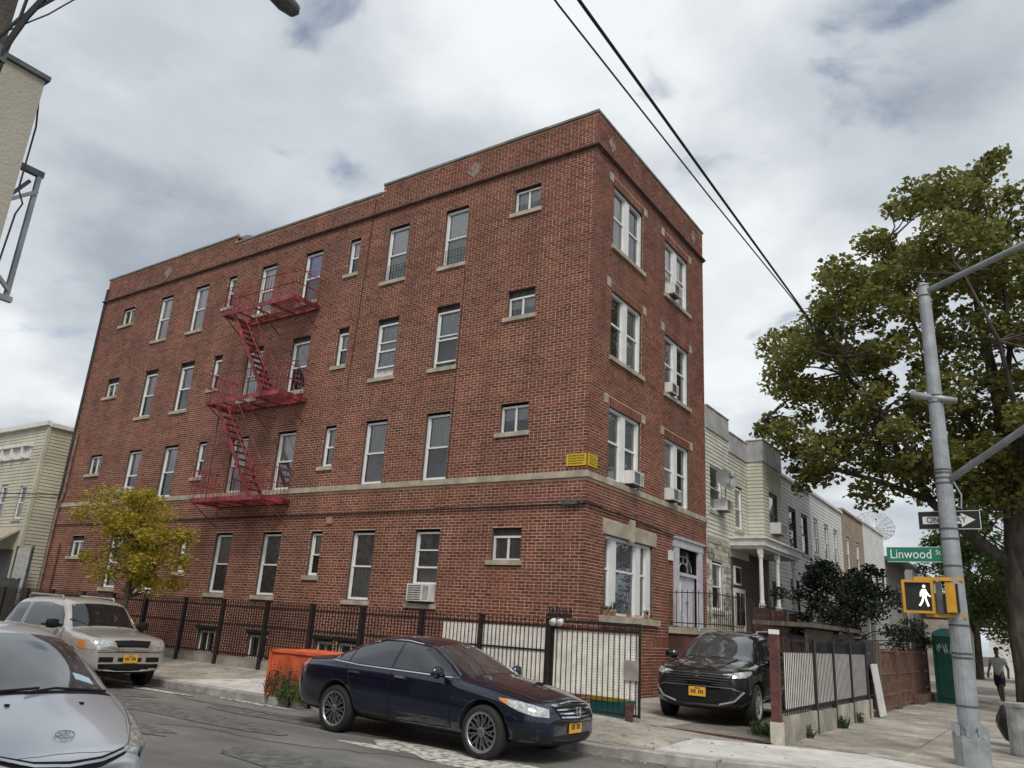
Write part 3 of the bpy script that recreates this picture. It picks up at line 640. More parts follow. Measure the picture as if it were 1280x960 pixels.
# rooftop bits
def sat_dish(name, label, c, r, az, tilt, mat, pole=1.0, mesh=False):
    t = thing(name, label, 'satellite dish', (c[0], c[1], c[2]-pole))
    MB().tube([(c[0], c[1], c[2]-pole), (c[0], c[1], c[2])], max(.02, r*.05), 7).build('mast', m_galv, t)
    Mx = Matrix.Translation(c) @ Matrix.Rotation(az, 4, 'Z') @ Matrix.Rotation(tilt, 4, 'Y')
    d = MB(Mx); prof = [(r*q/6.0, r*.25*(q/6.0)**2) for q in range(7)]
    if not mesh: d.lathe([(max(a, .001), b) for a, b in prof]+[(r*1.02, r*.27), (r*.99, r*.245), (.001, -.015)], 20, (0, 0, 0), 'x'); d.build('reflector', mat, t, smooth=True)
    else:
        for k in range(18):
            a = 2*math.pi*k/18; d.tube([(b, q*math.cos(a), q*math.sin(a)) for q, b in prof], .022, 4)
        for q in (2, 3, 4, 5, 6): d.tube([(prof[q][1], prof[q][0]*math.cos(2*math.pi*k/24), prof[q][0]*math.sin(2*math.pi*k/24)) for k in range(25)], .02, 4)
        d.build('rib_frame', mat, t)
        MB(Mx).lathe([(max(a, .001), b) for a, b in prof], 24, (0, 0, 0), 'x').build('mesh_skin', m_meshskin, t)
    f = MB(Mx); f.tube([(0.03, 0, -r*.95), (r*.85, 0, -.05)], .012*max(1, r), 5); f.box(r*.8, r*.8+.14, -.05, .05, -.08, .05); f.build('feed_arm', m_galv, t)
    return t
def meshskin():
    m = bpy.data.materials.new('wire_mesh'); m.use_nodes = True; nt = m.node_tree; b = nt.nodes['Principled BSDF']; b.inputs['Base Color'].default_value = (.25, .26, .27, 1)
    t = nt.nodes.new('ShaderNodeBsdfTransparent'); mx = nt.nodes.new('ShaderNodeMixShader'); mx.inputs[0].default_value = .3
    nt.links.new(t.outputs[0], mx.inputs[1]); nt.links.new(b.outputs[0], mx.inputs[2]); nt.links.new(mx.outputs[0], nt.nodes['Material Output'].inputs[0]); return m
m_meshskin = meshskin()
m_dish = M('dish_grey', (.19, .195, .195), .5, var=.1)
sat_dish('satellite_dish', 'pale round dish peeking over the raised right parapet of the brick building', (-6.1, .9, 14.05), .36, R(-60), R(-25), m_dish, .9)
sat_dish('satellite_dish', 'pale dish beside the raised left parapet of the brick building', (-14.6, .8, 13.95), .42, R(-75), R(-25), m_dish, .9)
v = MB(); v.lathe([(.001, .0), (.07, 0), (.07, .35), (.12, .36), (.12, .45), (.001, .5)], 10, (-8.4, .25, 13.2)); tag(v.build('roof_vent', m_steel), 'small dark vent cap on the lower middle parapet', 'vent')
# air conditioners
def ac(label, F, u0, u1, z0, z1, d0, d1):
    t = thing('air_conditioner', label, 'air conditioner', tuple(F @ Vector(((u0+u1)/2, 0, z0))), 0, 'window air conditioners')
    MB(F).box(u0, u1, d0, d1, z0, z1).build('case', m_whitep, t)
    g = MB(F)
    n = 7
    for k in range(n): z = z0+.04+(z1-z0-.08)*k/(n-1); g.box(u0+.04, u0+(u1-u0)*.62, d1+.001, d1+.009, z-.012, z+.006)
    g.build('grille', m_steel, t)
    MB(F).box(u0+(u1-u0)*.70, u1-.03, d1+.001, d1+.006, z0+.04, z1-.04).build('louvre_panel', m_curb, t)
    MB(F).box(u0+.1, u1-.1, d0, d1-.06, z0-.035, z0-.002).build('bracket', m_steel, t)
ac('white air conditioner low in a ground floor window above the fence', F_S, -4.52, -3.84, 2.04, 2.42, -.14, .16)
ac('white air conditioner in the second floor window beside the yellow tree', F_S, -17.72, -17.06, 4.88, 5.24, -.14, .14)
ac('white air conditioner in the paired front window just right of the yellow corner sign', F_E, 1.86, 2.40, 4.90, 5.20, -.14, .20)
ac('white air conditioner in the second floor front window above the entrance door', F_E, 4.16, 4.66, 4.90, 5.20, -.14, .20)
ac('white air conditioner in the top floor front window at the far right', F_E, 4.20, 4.72, 10.57, 10.87, -.14, .22)
ac('pale air conditioner in the third floor front window at the right', F_E, 4.20, 4.66, 7.75, 8.02, -.14, .14)

# ------------------------------------------------------------------ fire escape
fe = thing('fire_escape', 'red painted iron fire escape with three balconies and two stairs on the brick wall', 'fire escape', (-10.7, 0, 4.4))
def balcony(z, x0, x1, hole):
    y0, y1 = -.98, -.02
    f = MB()
    for a, b in (((x0, y0, z), (x1, y0, z)), ((x0, y0, z), (x0, y1, z)), ((x1, y0, z), (x1, y1, z))): f.bar(a, b, .02, .13)
    f.bar((x0, y1, z), (x1, y1, z), .02, .08)
    for x in (x0+.75, x0+1.5, x0+2.25): f.bar((x, y0, z-.04), (x, y1, z-.04), .03, .05)
    for x in (x0+.03, x1-.03, (x0+x1)/2): f.bar((x, y0+.1, z-.05), (x, -.01, z-.62), .025, .025)
    fo = f.build('balcony', m_redp, fe)
    s = MB(); y = y0+.06
    while y < y1-.02:
        a = x0 if not (hole and y < -.30) else None
        if hole and y < -.32: s.bar((x0+1.95, y, z+.02), (x1, y, z+.02), .035, .012); s.bar((x0, y, z+.02), (x0+.18, y, z+.02), .035, .012)
        else: s.bar((x0, y, z+.02), (x1, y, z+.02), .035, .012)
        y += .075
    s.build('floor_slats', m_redp, fo)
    r = MB()
    for zz in (.45, .86): r.bar((x0, y0, z+zz), (x1, y0, z+zz), .025, .014); r.bar((x0, y0, z+zz), (x0, y1, z+zz), .014, .025); r.bar((x1, y0, z+zz), (x1, y1, z+zz), .014, .025)
    n = 26
    for k in range(n+1): x = x0+(x1-x0)*k/n; r.bar((x, y0, z), (x, y0, z+.86), .011)
    for k in range(1, 8):
        y = y0+(y1-y0)*k/8
        for x in (x0, x1): r.bar((x, y, z), (x, y, z+.86), .011)
    r.build('railing', m_redp, fo)
for z, x0, x1, h in ((4.47, -12.3, -9.16, False), (7.36, -12.38, -9.10, True), (10.2, -12.36, -9.10, True)): balcony(z, x0, x1, h)
def stair(xt, zt, xb, zb):
    f = MB()
    for y in (-.86, -.42): f.bar((xt, y, zt), (xb, y, zb), .012, .12)
    for y in (-.88, -.40):
        f.tube([(xt-.05, y, zt+.62), (xb-.02, y, zb+.70)], .014, 5)
        for q in (.1, .4, .7, .97): f.bar((xt+(xb-xt)*q, y, zt+(zb-zt)*q), (xt+(xb-xt)*q-.03, y, zt+(zb-zt)*q+.68), .012)
    fo = f.build('stair', m_redp, fe)
    n = 13
    for k in range(1, n):
        q = k/n; x = xt+(xb-xt)*q; z = zt+(zb-zt)*q
        MB().box(x-.10, x+.10, -.853, -.427, z-.012, z+.012).build('tread', m_redp, fo)
stair(-11.95, 10.2, -9.95, 7.42); stair(-12.02, 7.36, -9.85, 4.53)
dl = MB(); dl.tube([(-12.2, -.6, 7.3), (-12.25, -.5, 4.45)], .02, 6); dl.tube([(-12.1, -.15, 4.4), (-12.1, -.15, 3.9)], .02, 5); dl.build('drop_rod', m_redp, fe)
MB().tube([(-10.2, -.9, 11.1), (-9.0, -.95, 10.98), (-8.78, -.6, 11.03)], .016, 5).build('gooseneck_rail', m_redp, fe); MB().tube([(-9.3, -.95, 8.25), (-8.8, -.7, 8.3)], .016, 5).build('gooseneck_rail', m_redp, fe)
# ------------------------------------------------------------------ row houses up the side street
def siding_boards(F, u0, u1, z0, z1, opens, pitch, proj=.02):
    mb = MB(F); z = z0
    while z < z1-.01:
        zb, zt = z, min(z+pitch, z1); z += pitch
        cuts = sorted((o[0], o[1]) for o in opens if o[2] < (zb+zt)/2 < o[3]); a = u0; segs = []
        for c0, c1 in cuts:
            if c0 > a: segs.append((a, min(c0, u1)))
            a = max(a, c1)
        if a < u1: segs.append((a, u1))
        for s0, s1 in segs:
            if s1-s0 < .01: continue
            k = max(1, int((s1-s0)/3.2)); 
            for q in range(k):
                a0 = s0+(s1-s0)*q/k; a1 = s0+(s1-s0)*(q+1)/k-(.003 if q < k-1 else 0)
                mb.add([(a0, proj, zb), (a1, proj, zb), (a1, .002, zt), (a0, .002, zt), (a0, 0, zb), (a1, 0, zb)], [(0, 1, 2, 3), (4, 5, 1, 0), (4, 0, 3), (1, 5, 2)])
    return mb
m_sidA = M('siding_cream', (0.60, 0.59, 0.535), .6, var=.12, scale=1.2, stretch=(1, 1, 3))
m_sidB = M('siding_pale_green', (0.55, 0.545, 0.46), .6, var=.12, scale=1.2)
m_sidC = M('siding_grey', (0.50, 0.495, 0.485), .65, var=.12, scale=1.2)
m_sidD = M('siding_white', (0.72, 0.73, 0.72), .6, var=.08, scale=1.2)
m_sidE = M('siding_tan', (0.37, 0.28, 0.20), .65, var=.12, scale=1.2)
m_sidL = M('siding_ivory', (0.50, 0.485, 0.385), .65, var=.12, scale=1.0)
m_parap = M('parapet_metal', (0.44, 0.445, 0.45), .5, metal=.1, var=.15, scale=2)
m_fstone = M('cast_stone', (0.42, 0.40, 0.335), .9, var=.3, scale=5, objrand=.8, bump=.4, bscale=30)
m_dbrick = M('dark_brick', (0.15, 0.06, 0.045), .9, var=.35, scale=6, objrand=.6, bump=.2)
m_frame_dk = M('dark_window_frame', (0.05, 0.05, 0.052), .5)
def boxpanel(F, u0, u1, z0, z1, opens, mat, parent, zpar, back=-.03):
    mb = wall_cells(F, [u0, u1], [z0, z1], opens, lambda u: z1, d=-.002, reveal=.10)
    mb.build('wall', [mat, m_frame_dk], parent)
def parapet(F, u0, u1, z0, z1, parent, n=None):
    n = n or max(2, int((u1-u0)/.42)); 
    for k in range(n):
        a = u0+(u1-u0)*k/n; b = u0+(u1-u0)*(k+1)/n
        MB(F).box(a+.006, b-.006, -.05, .045+.004*(k % 2), z0, z1-.03).build('parapet_panel', m_parap, parent)
    MB(F).box(u0, u1, -.08, .075, z1-.028, z1).build('parapet_cap', m_parap, parent)
def body(u0, u1, x0, z1, parent, mat):
    mb = MB(); z1 -= .12
    mb.add([(x0, u0+.01, 0), (-11, u0+.01, 0), (-11, u0+.01, z1), (x0, u0+.01, z1), (x0, u1-.01, 0), (-11, u1-.01, 0), (-11, u1-.01, z1), (x0, u1-.01, z1)], [(3, 2, 1, 0), (4, 5, 6, 7), (3, 7, 6, 2), (1, 2, 6, 5)]); mb.build('side_wall', mat, parent)
# house A: narrow cream house with stone veneer below
hA = thing('row_house', 'narrow cream clapboard house with stone veneer ground floor next to the brick building', 'house', (0, 7.9, .2))
oA = [(7.28, 8.26, 5.14, 6.5), (7.38, 8.18, 2.38, 3.72)]
boxpanel(F_E, 6.96, 8.9, .2, 7.5, oA, m_sidA, hA, 8.1); body(6.96, 8.9, -.01, 7.5, hA, m_sidA)
siding_boards(F_E, 6.96, 8.9, 4.27, 7.45, oA, .115).build('clapboards', m_sidA, hA, kind='stuff')
z = 1.3; row = 0
while z < 4.2:
    h = .145; u = 6.96-(row % 2)*.2
    while u < 8.9:
        wd = rnd.uniform(.28, .5); a, b = max(u, 6.965), min(u+wd, 8.895); u += wd
        if b-a < .04 or any(o[0] < b and o[1] > a and o[2] < z+h and o[3] > z for o in oA): continue
        MB(F_E).box(a+.006, b-.006, -.01, rnd.uniform(.012, .035), z+.006, z+h-.006).build('stone', m_fstone, hA)
    z += h; row += 1
sash_window(F_E, *oA[0][:4], hA, 'hung', 4, 1, depth=-.03); sash_window(F_E, *oA[1][:4], hA, 'hung', 1, 0, depth=-.03)
parapet(F_E, 6.96, 8.9, 7.47, 8.16, hA, 5)
ac('dark backed air conditioner below the dish on the cream clapboard house', F_E, 7.75, 8.25, 5.18, 5.5, -.1, .34)
t = sat_dish('satellite_dish', 'grey dish mounted in front of the upper window of the narrow cream house', (.35, 7.62, 6.0), .33, R(-40), R(-20), m_dish, .55)
# house B with a square bay and a porch
hB = thing('row_house', 'pale green clapboard house with a square upper bay above a white columned porch', 'house', (0, 10.8, .2))
oB = [(9.45, 10.13, 4.88, 6.2)]
F_B = frame((.52, 0), (0, 1), (1, 0)); oB2 = [(11.25, 12.2, 4.92, 6.3)]
boxpanel(F_E, 8.9, 10.70, 4.0, 7.2, oB, m_sidB, hB, 7.8); boxpanel(F_B, 10.69, 12.75, 4.3, 7.2, oB2, m_sidB, hB, 7.8); body(8.9, 12.75, -.01, 7.5, hB, m_sidB)
siding_boards(F_E, 8.92, 10.68, 4.62, 7.15, oB, .115).build('clapboards', m_sidB, hB, kind='stuff'); siding_boards(F_B, 10.70, 12.75, 4.62, 7.15, oB2, .115).build('clapboards', m_sidB, hB, kind='stuff')
F_Bs = frame((0, 10.69), (1, 0), (0, -1)); MB(F_Bs).box(0, .518, -.05, -.002, 4.3, 7.2).build('bay_side', m_sidB, hB); siding_boards(F_Bs, .02, .52, 4.62, 7.15, [], .115).build('clapboards', m_sidB, hB, kind='stuff')
sash_window(F_E, *oB[0], hB, 'hung', 4, 0, depth=-.03); sash_window(F_B, *oB2[0], hB, 'hung', 1, 1, depth=-.03, fm=m_frame_dk)
parapet(F_E, 8.9, 10.69, 7.16, 7.80, hB, 4); parapet(F_B, 10.66, 12.75, 7.18, 7.92, hB, 5); parapet(F_Bs, .01, .56, 7.18, 7.9, hB, 2)
ac('white air conditioner under the bay window of the pale green house', F_B, 11.3, 11.95, 4.95, 5.3, -.1, .34)
# its porch
po = MB(); po.box(.0, 1.05, 8.88, 12.9, 4.30, 4.50); po.box(-.0, 1.12, 8.82, 12.96, 4.50, 4.56); po.box(0, .97, 8.96, 12.8, 4.22, 4.30)
po.build('porch_roof', m_whitep, hB)
for y in (9.02, 10.7, 12.6):
    c = MB(); c.box(.80, .94, y-.07, y+.07, 4.06, 4.22); c.lathe([(.06, 0), (.075, .04), (.062, .1), (.055, 1.25), (.075, 1.32), (.075, 1.40)], 12, (.87, y, 2.66)); c.box(.79, .95, y-.08, y+.08, 2.56, 2.66); c.build('porch_column', m_whitep, hB)
    n = 0
    for k in range(9):
        for q in range(2):
            o_ = (.0 if k % 2 else .1)
            MB().box(.68, 1.06, y-.2+q*.2+.004, y-.2+(q+1)*.2-.004, 1.85+k*.078, 1.85+k*.078+.07).build('pedestal_brick', m_dbrick, hB)
MB().box(-.02, 1.05, 8.92, 12.85, .2, 1.83).build('porch_base', m_dbrick, hB)
MB().box(-.10, -.03, 8.92, 12.75, 1.83, 4.3).build('porch_wall', M('porch_brown', (.11, .085, .07), .9, var=.2), hB)  # plain dark brown wall behind the porch columns
fdr = MB(F_E).box(9.2, 10.15, -.03, .03, 1.85, 3.1).build('front_door', m_whitep, hB)
for a in (9.3, 9.72): MB(F_E).box(a, a+.34, .031, .036, 2.05, 2.98).build('door_pane', m_carglass, fdr)
MB(F_E).box(9.25, 9.8, -.03, .028, 3.2, 3.75).build('porch_window', m_whitep, hB); MB(F_E).box(9.3, 9.75, .029, .033, 3.25, 3.7).build('pane', m_carglass, hB)
# stoops, steps and railings
stp = MB()
for k in range(6): stp.box(.02, 1.2, 7.0+.0, 8.75-k*.0, .2+k*.0, .21) if False else stp.box(.05, 1.95-k*.26, 7.15, 8.65, .2+k*.26, .2+(k+1)*.26)
tag(stp.build('stone_steps', m_dbrick), 'dark brick steps and landing in front of the narrow cream house', 'steps')
rl = MB()
for k in range(12): y = 6.98+k*.155; rl.tube([(1.2, y, 1.75), (1.2, y, 2.6)], .009, 5)
rl.tube([(1.2, 6.98, 2.55), (1.2, 8.72, 2.55)], .013, 5); rl.tube([(1.2, 6.98, 1.85), (1.2, 8.72, 1.85)], .013, 5)
for k in range(10): x = 1.2+k*.13; rl.tube([(x, 8.70, 1.75-k*.15), (x, 8.70, 2.6-k*.15)], .009, 5)
rl.tube([(1.2, 8.7, 2.55), (2.4, 8.7, 1.2)], .013, 5); rl.tube([(1.2, 6.99, 1.0), (1.2, 6.99, 2.7)], .022, 6); rl.tube([(1.2, 8.71, 1.0), (1.2, 8.71, 2.75)], .022, 6)
for k in range(22): y = 8.95+k*.16; rl.tube([(1.1, y, 1.83), (1.1, y, 2.6)], .009, 5)
rl.tube([(1.1, 8.95, 2.56), (1.1, 12.4, 2.56)], .013, 5)
tag(rl.build('iron_railing', m_black), 'black iron railing along the landings of the clapboard row houses', 'railing')
MB().box(.02, 1.0, 7.0, 7.1, .2, 1.7)
# houses C to F and beyond
def row_house(label, u0, u1, z1, mat, wins, sill_dark=False, xf=0.0, frame_m=m_white, par=True, cus=(0, 1), porch=None):
    F = frame((xf, 0), (0, 1), (1, 0)); h = thing('row_house', label, 'house', (xf, (u0+u1)/2, .2))
    ops = [(a, b, c, d) for a, b, c, d in wins]
    boxpanel(F, u0, u1, .2, z1-.1, ops, mat, h, z1); body(u0, u1, xf-.01, z1, h, mat)
    siding_boards(F, u0+.02, u1-.02, 1.9, z1-.12, ops, .14).build('clapboards', mat, h, kind='stuff')
    for k, o in enumerate(ops): sash_window(F, *o, h, 'hung', cus[k % len(cus)], depth=-.03, fm=frame_m)
    MB(F).box(u0, u1, -.2, .1, z1-.1, z1).build('roof_trim', mat, h)
    MB(F).box(u0+.4, u0+1.3, .0, .05, 1.6, 3.6).build('front_door', m_frame_dk, h)
    return h
row_house('grey clapboard row house with two tall dark upper windows', 12.76, 18.66, 7.55, m_sidC, [(15.5, 16.5, 4.95, 6.5), (17.3, 18.2, 4.95, 6.5), (15.4, 16.6, 2.2, 3.9)], frame_m=m_frame_dk, cus=(0,))
row_house('white clapboard row house with three narrow upper windows behind the dark bush', 18.7, 24.6, 7.65, m_sidD, [(19.2, 19.95, 5.1, 6.6), (21.05, 21.8, 5.1, 6.6), (22.8, 23.55, 5.1, 6.6), (20.5, 21.8, 2.2, 3.9)], cus=(1, 4))
row_house('tan clapboard row house between two white ones', 24.65, 29.6, 7.85, m_sidE, [(25.4, 26.1, 5.1, 6.6), (27.6, 28.4, 5.1, 6.6)], cus=(1,))
row_house('white clapboard row house beyond the tan one with a sloping roof edge', 29.65, 35.6, 7.95, m_sidD, [(30.6, 31.4, 4.2, 5.8), (32.4, 33.2, 4.2, 5.8), (34.2, 35.0, 4.2, 5.8)], frame_m=m_frame_dk, cus=(0,))
hG = row_house('low dark roofed row house carrying the large mesh dish', 35.65, 42.5, 6.6, M('siding_brown', (.16, .14, .12), .8, var=.2), [(37, 38, 3.5, 5), (39.5, 40.5, 3.5, 5)], frame_m=m_frame_dk, cus=(0,))
MB().box(-3, .8, 35.65, 42.6, 6.6, 6.75).build('eave', m_steel, hG)
row_house('far grey row house half hidden by foliage at the end of the row', 42.6, 60, 7.2, m_sidC, [(44, 45, 3.5, 5), (48, 49, 3.5, 5), (52, 53, 3.5, 5)], cus=(0,))
sat_dish('mesh_dish', 'large open mesh satellite dish on the low dark roof', (-.6, 36.6, 8.45), 1.12, R(-70), R(-32), m_galv, 1.75, mesh=True)
# house across the alley on the left
hL = thing('corner_house', 'ivory clapboard house with bracketed cornice beyond the left end of the brick building', 'house', (-28, 0, .2))
F_L = frame((0, 0.0), (1, 0), (0, -1)); oL = [(-26.55, -26.0, 4.35, 5.72), (-24.95, -24.4, 4.35, 5.66), (-29.5, -28.9, 4.35, 5.7)]
def bp(F, u0, u1, z1, ops): boxpanel(F, u0, u1, .1, z1, ops, m_sidL, hL, z1)
bp(F_L, -34, -23.82, 8.0, oL); F_L2 = frame((-23.82, 0), (0, 1), (1, 0)); bp(F_L2, 0, 14, 8.0, [])
MB().add([(-34, 0, 8), (-23.82, 0, 8), (-23.82, 14, 7.6), (-34, 14, 7.6)], [(0, 1, 2, 3)]).build('roof', m_steel, hL)
siding_boards(F_L, -34, -23.86, .3, 7.95, oL+[(-34, -23.7, 3.0, 3.2), (-25.9, -24.1, .1, 3.9)], .13).build('clapboards', m_sidL, hL, kind='stuff'); siding_boards(F_L2, .03, 12, .3, 7.95, [], .13).build('clapboards', m_sidL, hL, kind='stuff')
MB().box(-23.93, -23.79, -.05, .08, .1, 8.0).build('corner_board', m_sidL, hL)
for o in oL: sash_window(F_L, *o, hL, 'hung', 0, 1, depth=-.03, fm=m_whitep)
cr = MB(F_L); cr.box(-34, -24.75, 0, .22, 7.18, 7.30); cr.box(-34, -24.8, 0, .08, 6.72, 7.18); cr.box(-34, -23.75, 0, .16, 7.95, 8.12); cr.build('cornice', m_whitep, hL)
for k in range(11):
    x = -33.8+k*.85; MB(F_L).prism([(x, 6.75), (x+.12, 6.75), (x+.12, 7.17), (x, 7.17)], .08, .2, 'y').build('bracket', m_whitep, hL)
MB(F_L2).box(0, 14, 0, .12, 7.9, 8.06).build('side_trim', m_whitep, hL)
aw = MB(F_L); aw.prism([(0, 3.95), (0, 3.9), (.95, 3.25), (1.0, 3.28)], -31, -24.15, 'x') if False else aw.add([(-31, 0, 3.95), (-24.15, 0, 3.95), (-24.15, 1.0, 3.32), (-31, 1.0, 3.32), (-31, 1.0, 3.18), (-24.15, 1.0, 3.18), (-31, 0, 3.9), (-24.15, 0, 3.9)], [(0, 1, 2, 3), (3, 2, 5, 4), (1, 7, 5, 2), (0, 3, 4, 6)])
aw.build('awning', M('beige_awning', (.40, .34, .26), .85, var=.15), hL)
MB(F_L).box(-25.9, -24.3, -.05, .03, .2, 3.2).build('shop_door', m_frame_dk, hL)
ga = thing('alley_gate', 'pale grey metal gate panel in the alley beside the ivory house', 'gate', (-22.9, -.2, .2)); MB().box(-23.6, -22.6, -.16, -.12, 1.2, 3.25).build('panel', M('pale_gate', (.42, .43, .42), .6, var=.15), ga); MB().box(-23.7, -23.62, -.18, -.1, .2, 3.3).box(-22.58, -22.5, -.18, -.1, .2, 3.3).build('gate_post', m_steel, ga)
gb = thing('alley_fence', 'dark boarded fence closing the alley at the left end of the brick building', 'fence', (-22, -.7, .2))
for k in range(16): MB().box(-24.2+k*.16, -24.2+k*.16+.15, -.75, -.71, .2, 2.15-(k % 3)*.02).build('board', M('dark_boards', (.05, .052, .045), .8, var=.3) if k == 0 else bpy.data.materials['dark_boards'], gb)
# shop on the camera's corner, with its projecting steel bracket
sh = thing('corner_shop', 'cream stuccoed corner shop wall with dark coping at the top left', 'shop', (2, -14, 0))
m_stuc = M('cream_stucco', (.44, .41, .345), .9, scale=.7, col2=(.33, .30, .25), lo=.45, hi=.75, bump=.25, bscale=60)
x0_, y0_ = 3.51, -12.64
MB().box(-6, x0_, -22, y0_, .14, 4.36).build('wall', m_stuc, sh)
MB().box(-6.05, x0_+.018, -22.05, y0_+.018, 4.362, 4.39).build('coping', m_steel, sh)
MB().box(-45, .2, -30, -15.7, .14, 7.6).build('unseen_reflected_wing', m_dbrick, sh)  # wing added out of view, gives cars and windows something to reflect
cb = MB(); cb.tube([(3.45, -12.63, 4.3), (3.47, -12.61, 4.1), (3.5, -12.62, 3.85), (3.5, -12.62, 3.7), (3.52, -12.59, 3.62), (3.52, -12.61, 3.55), (3.51, -12.63, 3.0)], .005, 5); cb.build('loose_cable', m_wire, sh)
bk = thing('steel_bracket', 'galvanised steel frame bracket with diagonal brace projecting from the shop corner', 'bracket', (3.3, -12.4, 3.2))
zt_, zb_ = 3.95, 3.18; xx = 3.26
fb = MB(); yA, yB = -12.76, -12.455
fb.bar((xx, yA-.3, zt_), (xx, yB+.02, zt_), .03, .036); fb.build('top_rail', m_steel, bk)
MB().bar((xx, yB, zt_-.018), (xx, yB, zb_), .024, .026, up=(1, 0, 0)).build('upright', m_galv, bk)
MB().bar((xx+.03, yB, zt_-.12), (xx+.03, yA, zt_-.40), .02, .02).build('brace', m_galv, bk); MB().bar((xx-.03, yB-.03, zt_-.05), (xx-.03, yA-.05, zb_+.15), .022, .02).build('brace', m_steel, bk); MB().bar((xx+.02, yB, zb_+.04), (xx+.02, yA, zb_+.30), .02, .02).build('brace', m_galv, bk)
MB().bar((xx, yA-.3, zb_), (xx, yB+.03, zb_), .03, .03).build('bottom_rail', m_galv, bk)
# utility pole of the near corner, with a street lamp arm
up = thing('utility_pole', 'weathered utility pole with cable bundle and street lamp arm at the top left corner', 'pole', (4.55, -13.15, .14))
m_wood = M('pole_wood', (.12, .10, .085), .95, var=.35, scale=5, stretch=(2, 2, .2), bump=.5)
MB().tube([(4.48, -13.28, .1), (4.47, -13.27, 9.2)], [.14, .11], 12).build('pole', m_wood, up)
MB().tube([(4.60, -13.25, 2.9), (4.80, -13.30, 3.1), (4.901, -13.269, 3.48), (4.905, -13.254, 3.566), (4.912, -13.229, 3.682), (4.924, -13.19, 3.811), (4.95, -13.1, 4.3), (5.0, -13.2, 6.2), (4.6, -13.25, 8.9)], .011, 6).tube([(4.62, -13.3, 3.3), (4.88, -13.32, 3.45), (4.896, -13.285, 3.556), (4.907, -13.247, 3.662), (4.935, -13.155, 3.827), (4.99, -13.0, 4.3), (5.05, -13.1, 6), (4.6, -13.2, 8.8)], .006, 6).tube([(4.62, -13.3, 3.5), (4.896, -13.287, 3.565), (4.912, -13.231, 3.644), (4.93, -13.173, 3.726), (4.954, -13.101, 3.855), (5.0, -12.95, 4.3), (5.1, -13, 6), (4.6, -13.2, 8.7)], .003, 5).tube([(4.60, -13.30, 3.2), (4.88, -13.30, 3.25), (4.902, -13.264, 3.347), (4.904, -13.258, 3.452), (4.907, -13.248, 3.633), (4.908, -13.243, 3.774), (4.91, -13.2, 4.3), (4.6, -13.25, 6.5)], .006, 5).build('cable_bundle', m_wire, up)
MB().box(4.87, 4.91, -13.285, -13.25, 3.46, 3.52).build('clamp_box', m_steel, up)
MB().tube([(4.42, -13.36, 8.3), (3.6, -12.7, 8.6), (2.5, -11.9, 8.3), (2.12, -10.75, 7.47)], .05, 8).build('lamp_arm', m_galv, up)
lh = MB(Matrix.Translation((2.12, -10.72, 7.47)) @ Matrix.Rotation(math.atan2(.6, -.09), 4, 'Z') @ Matrix.Rotation(R(-6), 4, 'Y'))
lh.lathe([(.001, -.12), (.035, -.1), (.05, .05), (.085, .22), (.10, .4), (.075, .55), (.001, .62)], 14, (0, 0, 0), 'x'); lho = lh.build('lamp_head', m_steel, up, smooth=True)
# far end of the street
fb_ = thing('far_house', 'pale house with a small dark window at the end of the side street', 'house', (7, 62, 0))
MB().box(3.2, 11, 60.5, 66, .1, 8.6).build('wall', m_sidD, fb_)
for x in (4.7, 6.3): 
    w_ = MB().box(x, x+1.1, 60.44, 60.5, 1.9, 3.0).build('window', m_white, fb_); MB().box(x+.1, x+1.0, 60.42, 60.438, 2.0, 2.9).build('pane', m_carglass, fb_)
fs = thing('shop_canopy', 'dark canopy over a store front far up the side street', 'canopy', (2, 44, 0)); MB().box(.85, 3.6, 43, 57, 3.6, 5.2).build('canopy', M('dark_canvas', (.02, .022, .022), .8, var=.3), fs); MB().box(.85, 2.8, 43, 57, .15, 3.6).build('store_front', m_conc, fs)
# ------------------------------------------------------------------ fences
FY = -1.2
ft = thing('iron_fence', 'long black iron picket fence on a low concrete wall in front of the brick building', 'fence', (-9, FY, .3))
MB().box(-22.5, .2, FY-.12, FY+.12, .1, .50).build('base_wall', m_conc, ft)
PX = [-21.2, -19.6, -18, -16.2, -14.55, -12.9, -11.1, -9.5, -7.83, -6.25, -4.68, -3.0, -1.48, .07]
for x in PX: MB().box(x-.045, x+.045, FY-.175, FY-.085, .24, 1.80).box(x-.055, x+.055, FY-.185, FY-.075, 1.80, 1.83).build('fence_post', m_black, ft)
for z in (.58, 1.25, 1.68): MB().bar((-22, FY-.13, z), (.07, FY-.13, z), .03, .035).build('rail', m_black, ft)
pk = bpy.data.meshes.new('picket'); q = MB(); q.box(-.0085, .0085, -.0085, .0085, 0, 1.26); q.add([(-.0085, -.0085, 1.26), (.0085, -.0085, 1.26), (.0085, .0085, 1.26), (-.0085, .0085, 1.26), (0, 0, 1.33)], [(0, 1, 4), (1, 2, 4), (2, 3, 4), (3, 0, 4)]); pk.from_pydata(q.v, [], q.f); pk.materials.append(m_black)
x = -21.95
while x < .04:
    if min(abs(x-p) for p in PX) > .05:
        o = link('picket', pk, ft); o.location = (x+9, -.155+.012, .23)
        if x > -2.45: o.scale = (.7, .7, 1)
    x += .093
